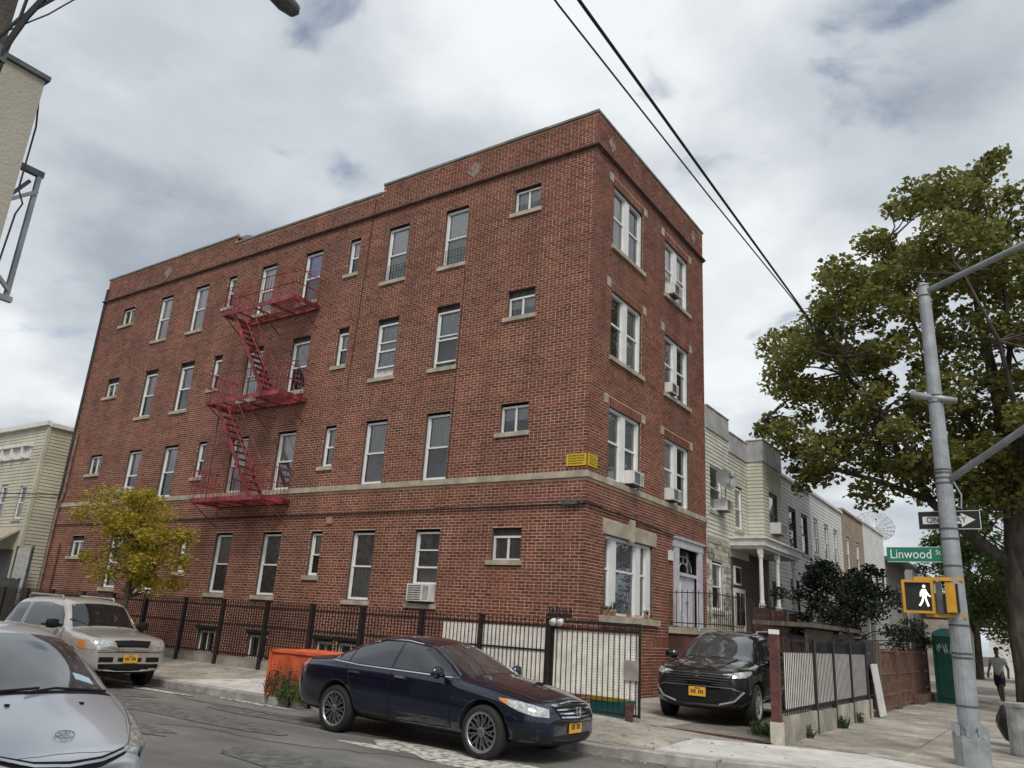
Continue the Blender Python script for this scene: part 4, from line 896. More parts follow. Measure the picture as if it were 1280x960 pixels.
# perforated white privacy lattice fixed behind the right end
def lattice(parent, F, u0, u1, z0, z1, d=0.0, pitch=.046):
    mb = MB(F); nu = int(round((u1-u0)/pitch)); nz = int(round((z1-z0)/pitch)); pu = (u1-u0)/nu; pz = (z1-z0)/nz; h = .0105
    for i in range(nu):
        for j in range(nz):
            a, b, c, e = u0+i*pu, u0+(i+1)*pu, z0+j*pz, z0+(j+1)*pz; mu, mz = (a+b)/2, (c+e)/2
            V = [(a, d, c), (b, d, c), (b, d, e), (a, d, e), (mu, d, mz-h), (mu+h*.8, d, mz), (mu, d, mz+h), (mu-h*.8, d, mz)]
            mb.add(V, [(0, 1, 5, 4), (1, 2, 6, 5), (2, 3, 7, 6), (3, 0, 4, 7)])
    mb.box(u0-.012, u0, d-.012, d+.002, z0, z1); mb.box(u1, u1+.012, d-.012, d+.002, z0, z1)
    return mb
m_latt = M('lattice_plastic', (.86, .84, .77), .6, var=.12, scale=6)
lp = lattice(None, frame((0, FY-.125), (1, 0), (0, -1)), -2.42, .02, .52, 1.64); lp.build('lattice_panel', m_latt, ft, kind='stuff')
gt = thing('sliding_gate', 'black barred sliding gate with white perforated lattice and rusty latch plate', 'gate', (.95, FY, .3))
fr = MB()
for z in (.33, 1.66, 1.78): fr.bar((.12, FY-.1, z), (1.87, FY-.1, z), .03, .04)
for x in (.13, 1.86): fr.bar((x, FY-.1, .3), (x, FY-.1, 1.8), .035, .035)
fr.build('frame', m_black, gt)
for k in range(16):
    x = .22+k*.105; MB().box(x-.006, x+.006, FY-.108, FY-.096, .33, 1.78).build('bar', m_black, gt)
lattice(None, frame((0, FY-.085), (1, 0), (0, -1)), .17, 1.83, .58, 1.62).build('lattice_panel', m_latt, gt, kind='stuff')
MB().box(1.58, 1.85, FY-.125, FY-.115, .88, 1.20).build('latch_plate', M('plate_metal', (.30, .27, .24), .7, var=.2, scale=6), gt)
MB().box(1.64, 1.76, FY-.17, FY-.115, .23, .52).build('latch_box', m_rust, gt)
MB().bar((.1, FY-.1, .225), (4.0, FY-.06, .205), .05, .025).build('track', m_rust, gt)
fl = thing('flood_light', 'twin white flood lights under black bird spikes on the gate post', 'light', (.1, FY, 1.83))
sp = MB(); sp.box(-.02, .5, FY-.14, FY-.06, 1.84, 1.90)
for k in range(22):
    x = -.0+k*.024; sp.bar((x, FY-.1, 1.89), (x+rnd.uniform(-.04, .04), FY-.1+rnd.uniform(-.05, .05), 2.0+rnd.uniform(-.02, .05)), .012)
sp.build('spike_strip', m_black, fl)
for x in (.16, .31): MB(Matrix.Translation((x, FY-.12, 1.78)) @ Matrix.Rotation(R(28), 4, 'X')).lathe([(.001, .05), (.035, .05), (.06, -.06), (.062, -.10), (.001, -.095)], 12, (0, 0, 0), 'y').build('lamp_head', m_whitep, fl, smooth=True)
rb = thing('recycling_bin', 'teal bin with yellow rim standing behind the white lattice gate', 'bin', (1.4, FY+.35, .22)); MB().prism([(.88, .22), (1.42, .22), (1.46, .50), (.84, .50)], FY+.05, FY+.6, 'y').build('tub', M('teal_plastic', (.01, .13, .13), .5), rb); MB().box(.83, 1.3, FY+.03, FY+.62, .502, .60).build('rim', m_yellow, rb)
pl = thing('window_planter', 'row of small potted plants and ornaments on the stone ledge', 'planter', (.1, 2, 1.97))
m_terra = M('terracotta', (.30, .16, .07), .8, var=.3)
for k, (u, h) in enumerate(((.85, .12), (1.05, .1), (1.25, .22), (2.0, .08), (2.9, .12))): MB(F_E).lathe([(.001, 0), (.05, 0), (.065, .1), (.001, .1)], 8, (u, .06, 1.966)).build('pot', m_terra, pl)
pm = MB(F_E); rr = random.Random(4)
for (u, h) in ((.85, .1), (1.05, .1), (1.25, .2), (2.9, .1)):
    for k in range(14): a = rr.uniform(0, 6.3); pm.add([(u, .06, 2.06), (u+.05*math.cos(a), .06+.05*math.sin(a), 2.06+h*rr.random()), (u+.08*math.cos(a+.4), .06+.08*math.sin(a+.4), 2.06+h)], [(0, 1, 2)])
pm.build('leaf', M('pot_leaf', (.03, .06, .02), .7), pl, kind='stuff')
# driveway fence with white slats, along the side street
SX = 4.05
sf = thing('slat_fence', 'black framed fence with white privacy slats on a concrete block curb beside the driveway', 'fence', (SX, 2.5, .18))
y = -.9
for k, (a, b) in enumerate(((-.95, 1.15), (1.16, 2.9), (2.91, 4.6), (4.61, 6.1))): MB().box(SX-.1, SX+.1, a, b, .1, .54+rnd.uniform(-.02, .02)).build('block', m_conc, sf)
SY = [1.1, 2.55, 4.1, 5.75]
from_y = -.92
for yy in SY: MB().box(SX+.02, SX+.105, yy-.05, yy+.05, .16, 1.74).build('fence_post', m_black, sf)
for z in (.62, 1.50, 1.70): MB().bar((SX+.045, -.9, z), (SX+.045, 6.1, z), .03, .035).build('rail', m_black, sf)
k = 0; y = -.84
while y < 5.9:
    MB().box(SX+.074, SX+.084, y-.006, y+.006, .56, 1.78).build('picket', m_black, sf)
    MB().box(SX+.068, SX+.073, y+.010, y+.094, .66, 1.50).build('slat', m_latt, sf); y += .108
bp_ = thing('gate_post', 'brown painted steel post with white tip and whitewashed foot by the black car', 'post', (SX, -1.05, .18)); MB().box(SX-.065, SX+.065, -1.11, -.98, .45, 1.77).build('shaft', M('brown_paint', (.115, .04, .035), .6, var=.3), bp_); MB().box(SX-.066, SX+.066, -1.112, -.978, 1.77, 1.84).build('cap', m_signw, bp_); MB().box(SX-.085, SX+.085, -1.13, -.96, .1, .48).build('foot', M('whitewash', (.55, .51, .44), .9, var=.15), bp_)
bo = thing('white_board', 'white painted board leaning at the end of the slat fence', 'board', (4.2, 6.5, .18)); MB().add([(4.28, 6.28, .18), (4.28, 7.0, .18), (4.16, 6.9, 1.30), (4.16, 6.22, 1.30), (4.25, 6.28, .18), (4.25, 7.0, .18), (4.13, 6.9, 1.30), (4.13, 6.22, 1.30)], [(0, 1, 2, 3), (5, 4, 7, 6), (3, 2, 6, 7), (0, 3, 7, 4), (1, 5, 6, 2)]).build('panel', M('chalky_white', (.60, .60, .57), .7, var=.12, scale=4), bo)
db = thing('dark_boards', 'dark blue grey boards stacked behind the white leaning board', 'boards', (4, 6.5, .2))
for k in range(5): MB().box(4.02, 4.06, 6.0, 7.15, .3+k*.31, .3+k*.31+.29).build('board', M('blue_black', (.025, .028, .036), .7, var=.2) if k == 0 else bpy.data.materials['blue_black'], db)
MB().box(3.98, 4.07, 1.9, 5.9, 1.50, 1.68).build('board', bpy.data.materials['blue_black'], db)
wp = thing('timber_post', 'pair of old timber posts beside the brown iron gate', 'post', (4.05, 7.3, .2)); m_tim = M('grey_timber', (.14, .115, .09), .95, var=.35, scale=6, stretch=(3, 3, .4), bump=.4)
for y in (7.2, 7.5): MB().box(4.0, 4.12, y, y+.13, .15, 1.82).build('timber', m_tim, wp)
wf = thing('timber_shed', 'low weathered timber lean-to behind the slat fence', 'shed', (3, 7, .2))
for k in range(24): MB().box(2.96, 3.0, 5.2+k*.22, 5.2+k*.22+.21, .2, 1.98+.01*(k % 2)).build('plank', m_tim, wf)
MB().box(1.8, 3.15, 5.1, 10.5, 2.02, 2.12).build('roof', m_tim, wf)
bi = thing('rusty_gate_fence', 'rust brown iron fence and gate panels past the timber posts', 'fence', (4.05, 12, .2)); m_br = M('rust_brown_paint', (.15, .082, .058), .7, var=.3, scale=5)
for y in (7.75, 10.2, 10.5, 12.9, 15.2, 16.4): MB().box(4.0, 4.1, y-.06, y+.06, .15, 1.72).build('fence_post', m_br, bi)
for z in (.25, .55, 1.05, 1.6): MB().bar((4.05, 7.75, z), (4.05, 16.4, z), .03, .05).build('rail', m_br, bi)
y = 7.9
while y < 16.3: MB().box(4.04, 4.06, y-.012, y+.012, .2, 1.6).build('bar', m_br, bi); y += .14
MB().box(4.0, 4.03, 13.2, 14.2, .2, 1.5).build('sheet', M('pinkish_sheet', (.34, .25, .20), .8, var=.15), bi)
MB().box(4.02, 4.3, 12.9, 16.2, .15, .40).build('kerb_wall', m_br, bi)
# window bars enclosure on a porch beyond
wb = thing('porch_cage', 'pale security bars enclosing a porch above the rusty fence', 'security bars', (1.5, 22, .2)); m_bar = M('pale_bars', (.40, .40, .38), .6)
for k in range(46): yy = 13.5+k*.3; MB().box(1.9, 1.93, yy-.016, yy+.016, 1.2, 3.5).build('bar', m_bar, wb)
for z in (1.3, 1.95, 2.6, 3.4): MB().bar((1.92, 13.5, z), (1.92, 27, z), .03, .03).build('rail', m_bar, wb)
MB().box(-.0, 1.86, 13.5, 27, .2, 1.2).build('porch_base', m_dbrick, wb)
# portable toilet
pt = thing('portable_toilet', 'dark green portable toilet with pale roof dome and graffiti', 'portable toilet', (4.98, 15.2, .16), R(-8)); pt.scale = (.84, .9, 1.0)
m_pt = M('toilet_green', (.018, .105, .075), .45, var=.15, scale=4); m_pt2 = M('toilet_dome', (.10, .28, .27), .5)
def plc(mb, name, m, par): return mb.build(name, m, par, local=True)
b_ = MB(); b_.prism([(-.55, -.55), (.55, -.55), (.55, .55), (-.55, .55)], 0, .12); b_.box(-.52, .52, -.52, .52, .12, 2.0)
for x in (-.5, .5): b_.box(x-.05, x+.05, -.56, -.50, .1, 2.0)
plc(b_, 'shell', m_pt, pt)
d_ = MB(); d_.box(-.42, .42, -.56, -.522, .16, 1.92); d_.box(-.3, .3, -.575, -.561, .3, 1.0); d_.box(-.3, .3, -.575, -.561, 1.1, 1.8); do = plc(d_, 'door', m_pt, pt)
plc(MB().box(.22, .33, -.60, -.576, .98, 1.09), 'handle', m_signw, do)
plc(MB().prism([(-.56, 1.98), (.56, 1.98), (.50, 2.1), (.2, 2.22), (-.2, 2.22), (-.50, 2.1)], -.56, .56, 'y'), 'roof', m_pt2, pt)
g = MB(); rr = random.Random(12)
for k in range(7):
    x = -.34+k*.1; P = [(x+rr.uniform(-.06, .06), -.582, 1.62+rr.uniform(-.16, .16)) for _ in range(5)]; g.tube(P, .012, 4)
plc(g, 'graffiti', m_signw, do)
# pavement bins at the right
bn = thing('litter_bin', 'pale metal litter barrel at the right edge by the tree', 'bin', (7.25, 1.7, .15)); MB().lathe([(.001, .15), (.29, .15), (.31, .2), (.31, .88), (.33, .9), (.33, .95), (.27, .95), (.27, .3)], 18, (7.25, 1.7, 0)).build('barrel', M('barrel_paint', (.36, .37, .37), .6, var=.3, scale=4), bn, smooth=False)
bg = thing('rubbish_bag', 'black rubbish bag with white drawstring slumped beside the litter barrel', 'bag', (6.95, 3.0, .15))
bm2 = bmesh.new(); bmesh.ops.create_icosphere(bm2, subdivisions=3, radius=.24)
for v_ in bm2.verts:
    n_ = math.sin(v_.co.x*23+1)*math.cos(v_.co.z*19)*.03+math.sin(v_.co.y*31)*.02; v_.co *= 1+n_*2; v_.co.z = (v_.co.z+.3)*1.35; v_.co.x *= (1.0-.25*max(0, v_.co.z-.5)); v_.co.y *= (1.0-.25*max(0, v_.co.z-.5))
me = bpy.data.meshes.new('sack'); bm2.to_mesh(me); bm2.free(); me.materials.append(M('bin_liner', (.012, .012, .013), .25)); o = link('sack', me, bg)
MB().lathe([(.08, .0), (.13, .04), (.10, .1), (.001, .12)], 10, (6.95, 3.0, .76)).build('tie', m_signw, bg)
# orange barrier round the weedy tree pit
ob = thing('barrier', 'orange mesh barrier box round the weedy pit behind the blue sedan', 'barrier', (-3.8, -2.9, .15))
X0, X1, Y0, Y1 = -4.78, -3.3, -3.55, -2.55
for x, y in ((X0, Y0), (X1, Y0), (X1, Y1), (X0, Y1)): MB().box(x-.035, x+.035, y-.035, y+.035, .08, .93).build('stake', m_orange, ob)
def net(a, b, z0, z1):
    mb = MB(); L_ = math.hypot(b[0]-a[0], b[1]-a[1]); n = int(L_/.05); nz = int((z1-z0)/.045)
    def P(u, z): s_ = u/L_; return (a[0]+(b[0]-a[0])*s_+math.sin(u*7+z*3)*.012, a[1]+(b[1]-a[1])*s_+math.cos(u*6)*.012, z-.02*math.sin(s_*3.14))
    for k in range(n+1):
        u = L_*k/n
        for j in range(nz): z = z0+(z1-z0)*j/nz; zb = z0+(z1-z0)*(j+1)/nz; mb.add([P(u-.012, z), P(u+.012, z), P(u+.012, zb), P(u-.012, zb)], [(0, 1, 2, 3)])
    for j in range(nz+1):
        z = z0+(z1-z0)*j/nz
        for k in range(n): mb.add([P(L_*k/n, z-.014), P(L_*(k+1)/n, z-.014), P(L_*(k+1)/n, z+.014), P(L_*k/n, z+.014)], [(0, 1, 2, 3)])
    return mb
for a, b in (((X0, Y0), (X1, Y0)), ((X0, Y0), (X0, Y1)), ((X1, Y0), (X1, Y1)), ((X0, Y1), (X1, Y1))): net(a, b, .2, .90).build('netting', m_orange, ob, kind='stuff')
MB().add([(X0, Y0, .912), (X1, Y0, .905), (X1, Y1, .935), (X0, Y1, .92), ((X0+X1)/2, (Y0+Y1)/2, .88)], [(0, 1, 4), (1, 2, 4), (2, 3, 4), (3, 0, 4)]).build('top_sheet', m_orange, ob)
for a, b in (((X0, Y0), (X1, Y0)), ((X0, Y0), (X0, Y1)), ((X1, Y0), (X1, Y1)), ((X0, Y1), (X1, Y1))): MB().bar((*a, .91), (*b, .91), .07, .05).build('top_rail', m_orange, ob)
for a, b, q in (((X0, Y0), (X1, Y0), .55), ((X0, Y0), (X0, Y1), .1), ((X1, Y0), (X1, Y1), .4)): MB().add([(*a, q), (*b, q+.08), (*b, .89), (*a, .89)], [(0, 1, 2, 3)]).build('sheet', m_orange, ob)
# ------------------------------------------------------------------ trees and plants
def leaf_mesh(name, clusters, size, mat, parent, seed, flat=.0, lobes=False, droop=0.0):
    """clusters: list of (centre, radius, count)"""
    g = np.random.default_rng(seed); pos = []; 
    for c, r, n in clusters:
        d = g.normal(size=(n, 3)); d /= np.linalg.norm(d, axis=1)[:, None]; rad = r*g.random(n)**.45
        q = d*rad[:, None]; q[:, 2] *= .72; pos.append(np.array(c)+q)
    P = np.concatenate(pos); n = len(P)
    nrm = g.normal(size=(n, 3)); nrm[:, 2] = np.abs(nrm[:, 2])+.5+flat; nrm /= np.linalg.norm(nrm, axis=1)[:, None]
    a = np.cross(nrm, g.normal(size=(n, 3))); a /= np.linalg.norm(a, axis=1)[:, None]; b = np.cross(nrm, a)
    s = size*g.uniform(.6, 1.25, n)[:, None]; a = a*s; b = b*s; fold = nrm*s*.18
    if lobes:     # five pointed broad leaf
        pts = [(-.55, 0, 0), (-.25, .5, 1), (.12, .34, .5), (.62, 0, 0), (.12, -.34, .5), (-.25, -.5, 1)]
        F = [(0, 1, 2, 3), (0, 3, 4, 5)]
    else: pts = [(-.5, 0, 0), (0, .32, 1), (.5, 0, 0), (0, -.32, 1)]; F = [(0, 1, 2), (0, 2, 3)]
    V = np.stack([P + a*u + b*v + fold*f for u, v, f in pts], 1).reshape(-1, 3); k = len(pts)
    base = np.arange(n)*k
    Mi = np.array(wm(parent).inverted()); V = V@Mi[:3, :3].T+Mi[:3, 3]
    faces = []
    for f in F: faces.append(np.stack([base+i for i in f], 1))
    fl = np.concatenate([np.stack(faces, 1).reshape(-1, len(F[0]))]).tolist()
    me = bpy.data.meshes.new(name); me.from_pydata(V.tolist(), [], fl); me.materials.append(mat)
    at = me.attributes.new('tone', 'FLOAT', 'FACE'); tn = np.clip(g.normal(.5, .24, n), 0, 1); at.data.foreach_set('value', np.repeat(tn, len(F)))
    return link(name, me, parent)
def leafmat(name, dark, light, trans=.25):
    m = bpy.data.materials.new(name); m.use_nodes = True; nt = m.node_tree; N = nt.nodes.new; L = nt.links.new; b = nt.nodes['Principled BSDF']
    a = N('ShaderNodeAttribute'); a.attribute_name = 'tone'; r = N('ShaderNodeValToRGB'); L(a.outputs['Fac'], r.inputs[0]); r.color_ramp.elements[0].color = (*dark, 1); r.color_ramp.elements[1].color = (*light, 1)
    L(r.outputs[0], b.inputs['Base Color']); b.inputs['Roughness'].default_value = .55; b.inputs['Specular IOR Level'].default_value = .3
    t = N('ShaderNodeBsdfTranslucent'); L(r.outputs[0], t.inputs['Color']); mx = N('ShaderNodeMixShader'); mx.inputs[0].default_value = trans
    L(b.outputs[0], mx.inputs[1]); L(t.outputs[0], mx.inputs[2]); L(mx.outputs[0], nt.nodes['Material Output'].inputs['Surface']); return m
def wobble(p, q, n, amp, rr):
    p = Vector(p); q = Vector(q); L_ = (q-p).length; out = []
    for k in range(n+1):
        t = k/n; w_ = math.sin(t*math.pi)*amp*L_; out.append(p.lerp(q, t)+Vector((rr.uniform(-1, 1), rr.uniform(-1, 1), rr.uniform(-.5, .8)))*w_)
    out[0] = p; out[-1] = q; return out
def in_poly(x, y, P):
    r = False; j = len(P)-1
    for i in range(len(P)):
        if (P[i][1] > y) != (P[j][1] > y) and x < (P[j][0]-P[i][0])*(y-P[i][1])/(P[j][1]-P[i][1])+P[i][0]: r = not r
        j = i
    return r
# big sycamore over the side street
sy = thing('sycamore_tree', 'large spreading sycamore with dark mottled crown behind the signal pole', 'tree', (6.95, 12.6, .15))
m_syl = leafmat('sycamore_leaf', (.055, .072, .022), (.36, .35, .105), .55)
rr = random.Random(21)
T0 = Vector((6.95, 12.6, .1)); trunk = MB()
tp = [(7.0, 12.6, .1), (6.98, 12.6, 1.2), (6.92, 12.55, 2.4), (7.0, 12.5, 3.9), (7.12, 12.45, 5.4), (7.2, 12.5, 7.2), (7.1, 12.5, 9.4), (6.9, 12.6, 12.0), (6.8, 12.6, 15.2)]
trunk.tube(tp, [.40, .32, .29, .28, .26, .22, .17, .11, .04], 12)
trunk_o = trunk.build('trunk', m_bark, sy, smooth=True)
limbs = [([(7.05, 12.5, 4.0), (6.3, 12.2, 4.7), (5.6, 12.1, 5.4), (5.13, 12.0, 5.9), (4.4, 12, 7.4), (3.9, 12.1, 8.6), (3.0, 12, 10.2), (2.2, 12, 11.6)], .19),
         ([(5.0, 12.0, 6.0), (3.9, 11.6, 6.5), (2.6, 11.2, 6.9), (1.4, 11, 7.6), (.5, 11, 8.6)], .10),
         ([(7.15, 12.5, 6.6), (6.2, 12.9, 8.6), (5.4, 13.2, 10.6), (4.7, 13.4, 13.2), (4.4, 13.5, 15.4)], .13),
         ([(7.1, 12.5, 8.2), (7.6, 12.2, 10.5), (7.7, 12, 13.2), (7.4, 12, 15.8)], .11),
         ([(7.15, 12.5, 6.0), (8.4, 12.8, 8.0), (9.4, 13, 10.0), (10, 13, 12)], .14),
         ([(7.1, 12.5, 5.4), (7.6, 10.8, 7.4), (7.4, 9.4, 9.8), (6.8, 8.6, 11.6)], .12), ([(7.1, 12.5, 5.8), (7.2, 14.4, 8.2), (6.8, 16, 10.5)], .12),
         ([(6.0, 12.2, 5.0), (5.4, 11.0, 6.4), (4.2, 10, 8.2), (3.4, 9.6, 10)], .10), ([(7.0, 12.5, 3.6), (7.9, 12.0, 4.6), (9, 11.7, 5.8), (10, 11.6, 7)], .12)]
lb = MB(); LP = []
for P, r in limbs:
    n = len(P); lb.tube(P, [r*(1-.8*k/(n-1)) for k in range(n)], 8); LP += [Vector(p) for p in P[1:]]
lb.build('limb', m_bark, sy, smooth=True)
CR = [(-.2, 11.7), (1.64, 12.7), (2.06, 14.4), (4.04, 15.5), (4.25, 16.6), (5.74, 16.6), (6.76, 17.5), (7.57, 16.9), (8.57, 15.7), (10.6, 13.3), (11.5, 10), (10.6, 5.4), (8.2, 4.7), (6.9, 5.3), (5.67, 6.0), (3.68, 6.0), (2.3, 6.2), (.96, 7.0), (-.2, 8.9)]
cl = []; tw = MB(); tries = 0
while len(cl) < 205 and tries < 9000:
    tries += 1
    x = rr.uniform(-.3, 11.4); z = rr.uniform(5.5, 17.4)
    if not in_poly(x, z, CR) or not in_poly(x-.55, z, CR) or not in_poly(x, z+.35, CR): continue
    ed = min(abs(x+.3), abs(11.6-x), abs(z-5.6), abs(17.6-z)); dy = min(3.0, .7+ed*.8); y = 12+rr.uniform(-dy, dy)
    c = Vector((7.79+(x-7.79)*((y+14.09)/26.09), y, 1.66+(z-1.66)*((y+14.09)/26.09)))          # keep the outline's shape while giving it depth
    if any((c-q[0]).length < .85 for q in cl): continue
    r = rr.uniform(.42, .92); cl.append((c, r, int(430*r*r)+60))
    a = min(LP, key=lambda p: (p-c).length+max(0, p.z-c.z)*.8); w_ = wobble(a, c, 4, .08, rr); tw.tube(w_, [.045, .035, .027, .018, .009], 5)
for k in range(60):                                             # ragged outer sprays
    cen = Vector((5.5, 12, 11)); base_ = max(rr.sample(cl[:150], 6), key=lambda z_: (z_[0]-cen).length)[0]; dv = base_-cen; dv.y *= .3
    c = base_+dv.normalized()*rr.uniform(.35, .7)+Vector((rr.uniform(-.4, .4), 0, rr.uniform(-.3, .3))); cl.append((c, rr.uniform(.22, .42), 60))
    q = min(LP+[z_[0] for z_ in cl[:160]], key=lambda s: (s-c).length); tw.tube(wobble(q, c, 3, .06, rr), [.02, .015, .01, .005], 4)
tw.build('twig', m_bark, sy, kind='stuff')
leaf_mesh('crown', [(tuple(c), r, n) for c, r, n in cl], .145, m_syl, sy, 5, lobes=True)
# yellowing street tree on the avenue
yt = thing('yellow_street_tree', 'small yellowing street tree with layered crown behind the beige car', 'tree', (-10.9, -3.1, .14))
m_yl = leafmat('yellow_leaf', (.17, .18, .03), (.68, .53, .065), .5)
t = MB(); t.tube([(-10.9, -3.1, .1), (-10.88, -3.1, 1.2), (-10.95, -3.05, 2.2), (-11.0, -3.0, 3.2), (-11.1, -3, 4.1)], [.08, .065, .055, .04, .015], 8)
rr = random.Random(8); t.build('trunk', m_bark, yt, smooth=True)
br = MB(); cl = []
YP = [(-12.9, 4.25), (-11.0, 4.4), (-9.5, 3.7), (-8.75, 3.15), (-8.95, 2.45), (-9.3, 1.95), (-11.0, 1.8), (-12.6, 2.6), (-13.5, 3.1), (-13.7, 3.6)]
layers = [(-12.1, 4.1, .75), (-11.0, 4.15, .7), (-11.3, 3.65, .8), (-12.6, 3.35, .8), (-13.0, 3.55, .5), (-10.1, 3.5, .8), (-9.4, 3.2, .65), (-11.3, 2.9, .8), (-10.3, 2.7, .8), (-12.6, 2.75, .6), (-9.3, 2.5, .6), (-10.6, 2.15, .7), (-11.6, 2.3, .6), (-9.7, 2.0, .5), (-8.85, 3.1, .4), (-10.0, 4.0, .4)]
for x, z, r in layers:
    for q in range(3):
        c = Vector((-11.1+(x+11.1)*.86+rr.uniform(-.35, .35), -3.1+rr.uniform(-.8, .8), z+rr.uniform(-.12, .12))); cl.append((tuple(c), r*rr.uniform(.45, .75), int(270*r)))
        br.tube(wobble((-10.95+rr.uniform(-.05, .05), -3.05, min(3.8, max(1.7, z-.5))), c, 4, .06, rr), [.022, .017, .013, .009, .004], 5)
br.build('branch', m_bark, yt, kind='stuff'); leaf_mesh('crown', cl, .105, m_yl, yt, 6, flat=.6)
# dark bush in the front yards
db_ = thing('dark_yew', 'dark spreading yew like tree in the front yard before the white row houses', 'tree', (2.5, 11.8, .2)); m_dk = leafmat('yew_leaf', (.006, .013, .008), (.030, .045, .024), .1)
t = MB(); br = MB(); rr = random.Random(31); cl = []
t.tube([(2.5, 11.8, .1), (2.5, 11.8, 1.4), (2.55, 11.8, 2.6), (2.5, 11.7, 3.9)], [.11, .09, .06, .02], 8); t.build('trunk', m_bark, db_)
for k in range(74):
    a = rr.uniform(0, 6.28); q = rr.random()**.6; z = rr.uniform(1.9, 4.2); rad = (2.15 if z < 3.3 else 1.1)*q
    c = Vector((2.6+rad*math.cos(a), 11.9+1.9*rad*math.sin(a), z-.12*rad)); cl.append((tuple(c), rr.uniform(.24, .5), 120)); br.tube(wobble((2.5, 11.8, max(1.3, z-.7)), c, 4, .07, rr), [.03, .022, .016, .011, .005], 5)
br.build('branch', m_bark, db_, kind='stuff'); leaf_mesh('crown', cl, .13, m_dk, db_, 8)
# further trees along the side street
def back_tree(name, label, base, h, r, mat, seed, size, zlo, ncl=60, per=150):
    t_ = thing(name, label, 'tree', (base[0], base[1], .15)); rr = random.Random(seed); tr = MB(); tr.tube([(base[0], base[1], .1), (base[0]+.1, base[1], h*.35), (base[0], base[1]+.1, h*.85)], [.24, .18, .05], 9); tr.build('trunk', m_bark, t_)
    b = MB(); cl = []
    for k in range(ncl):
        a = rr.uniform(0, 6.28); q = rr.random()**.5*r; z = zlo+(h-zlo)*rr.random(); q *= math.sin(math.pi*min(.93, max(.22, (z-zlo)/(h-zlo)*.8+.15)))
        c = Vector((base[0]+q*math.cos(a), base[1]+q*math.sin(a), z)); cl.append((tuple(c), r*rr.uniform(.16, .28), per)); b.tube(wobble((base[0], base[1], max(h*.25, z-r*.5)), c, 3, .08, rr), [.06, .04, .025, .01], 5)
    b.build('branch', m_bark, t_, kind='stuff'); leaf_mesh('crown', cl, size, mat, t_, seed); return t_
m_bg = leafmat('bright_leaf', (.020, .052, .014), (.085, .16, .035), .3); m_dg = leafmat('deep_leaf', (.035, .058, .022), (.15, .19, .055), .45)
back_tree('bright_green_tree', 'bright green tree behind the one way sign', (3.4, 46, 0), 10.6, 3.4, m_bg, 41, .26, 4.2, 60, 150)
back_tree('street_tree', 'dark green street tree hanging low over the pavement behind the sycamore', (7.6, 25, 0), 11.5, 4.0, m_dg, 43, .19, 1.9, 165, 200)
back_tree('street_tree', 'distant dark street tree closing the far end of the side street', (8.6, 44, 0), 11, 4.2, m_dg, 44, .26, 3.0, 70, 150)
# weeds
def weeds(name, label, spots, h, mat, seed):
    g = MB(); rr = random.Random(seed)
    for (x, y, z, r, n) in spots:
        for k in range(n):
            a = rr.uniform(0, 6.28); q = r*rr.random()**.5; bx, by = x+q*math.cos(a), y+q*math.sin(a); hh = h*rr.uniform(.4, 1.1); lx, ly = rr.uniform(-.12, .12), rr.uniform(-.12, .12); w_ = rr.uniform(.008, .02)
            g.add([(bx-w_, by, z), (bx+w_, by, z), (bx+lx*.5+w_, by+ly*.5, z+hh*.6), (bx+lx, by+ly, z+hh), (bx+lx*.5-w_, by+ly*.5, z+hh*.6)], [(0, 1, 2, 3, 4)])
            for j in range(3): zz = z+hh*rr.uniform(.25, .9); a2 = rr.uniform(0, 6.28); s = rr.uniform(.03, .07); cx, cy = bx+lx*.5, by+ly*.5; g.add([(cx, cy, zz), (cx+s*math.cos(a2)-s*.3*math.sin(a2), cy+s*math.sin(a2)+s*.3*math.cos(a2), zz+.02), (cx+1.6*s*math.cos(a2), cy+1.6*s*math.sin(a2), zz+.0), (cx+s*math.cos(a2)+s*.3*math.sin(a2), cy+s*math.sin(a2)-s*.3*math.cos(a2), zz+.02)], [(0, 1, 2, 3)])
    o = g.build(name, mat, kind='stuff'); o['label'] = label; o['category'] = 'weeds'; return o
m_weed = M('weed_green', (.055, .095, .02), .7, var=.5, scale=6); m_weedr = M('weed_reddish', (.17, .09, .05), .8, var=.5, scale=6)
weeds('weeds', 'green weeds spilling over the curb at the orange barrier', [(-3.8, -3.6, .1, .42, 150), (-3.35, -3.5, .1, .35, 90)], .42, m_weed, 1)
weeds('dry_weeds', 'reddish dry weeds in front of the orange barrier', [(-4.35, -3.63, .1, .25, 70), (-3.95, -3.62, .1, .3, 50)], .62, m_weedr, 2)
weeds('yard_weeds', 'green weeds at the foot of the white slat fence', [(3.7, -.3, .2, .3, 70), (4.18, .3, .18, .06, 14), (4.2, 2.7, .18, .1, 30), (4.2, 4.3, .18, .08, 16), (3.8, .4, .2, .2, 30)], .22, m_weed, 3)
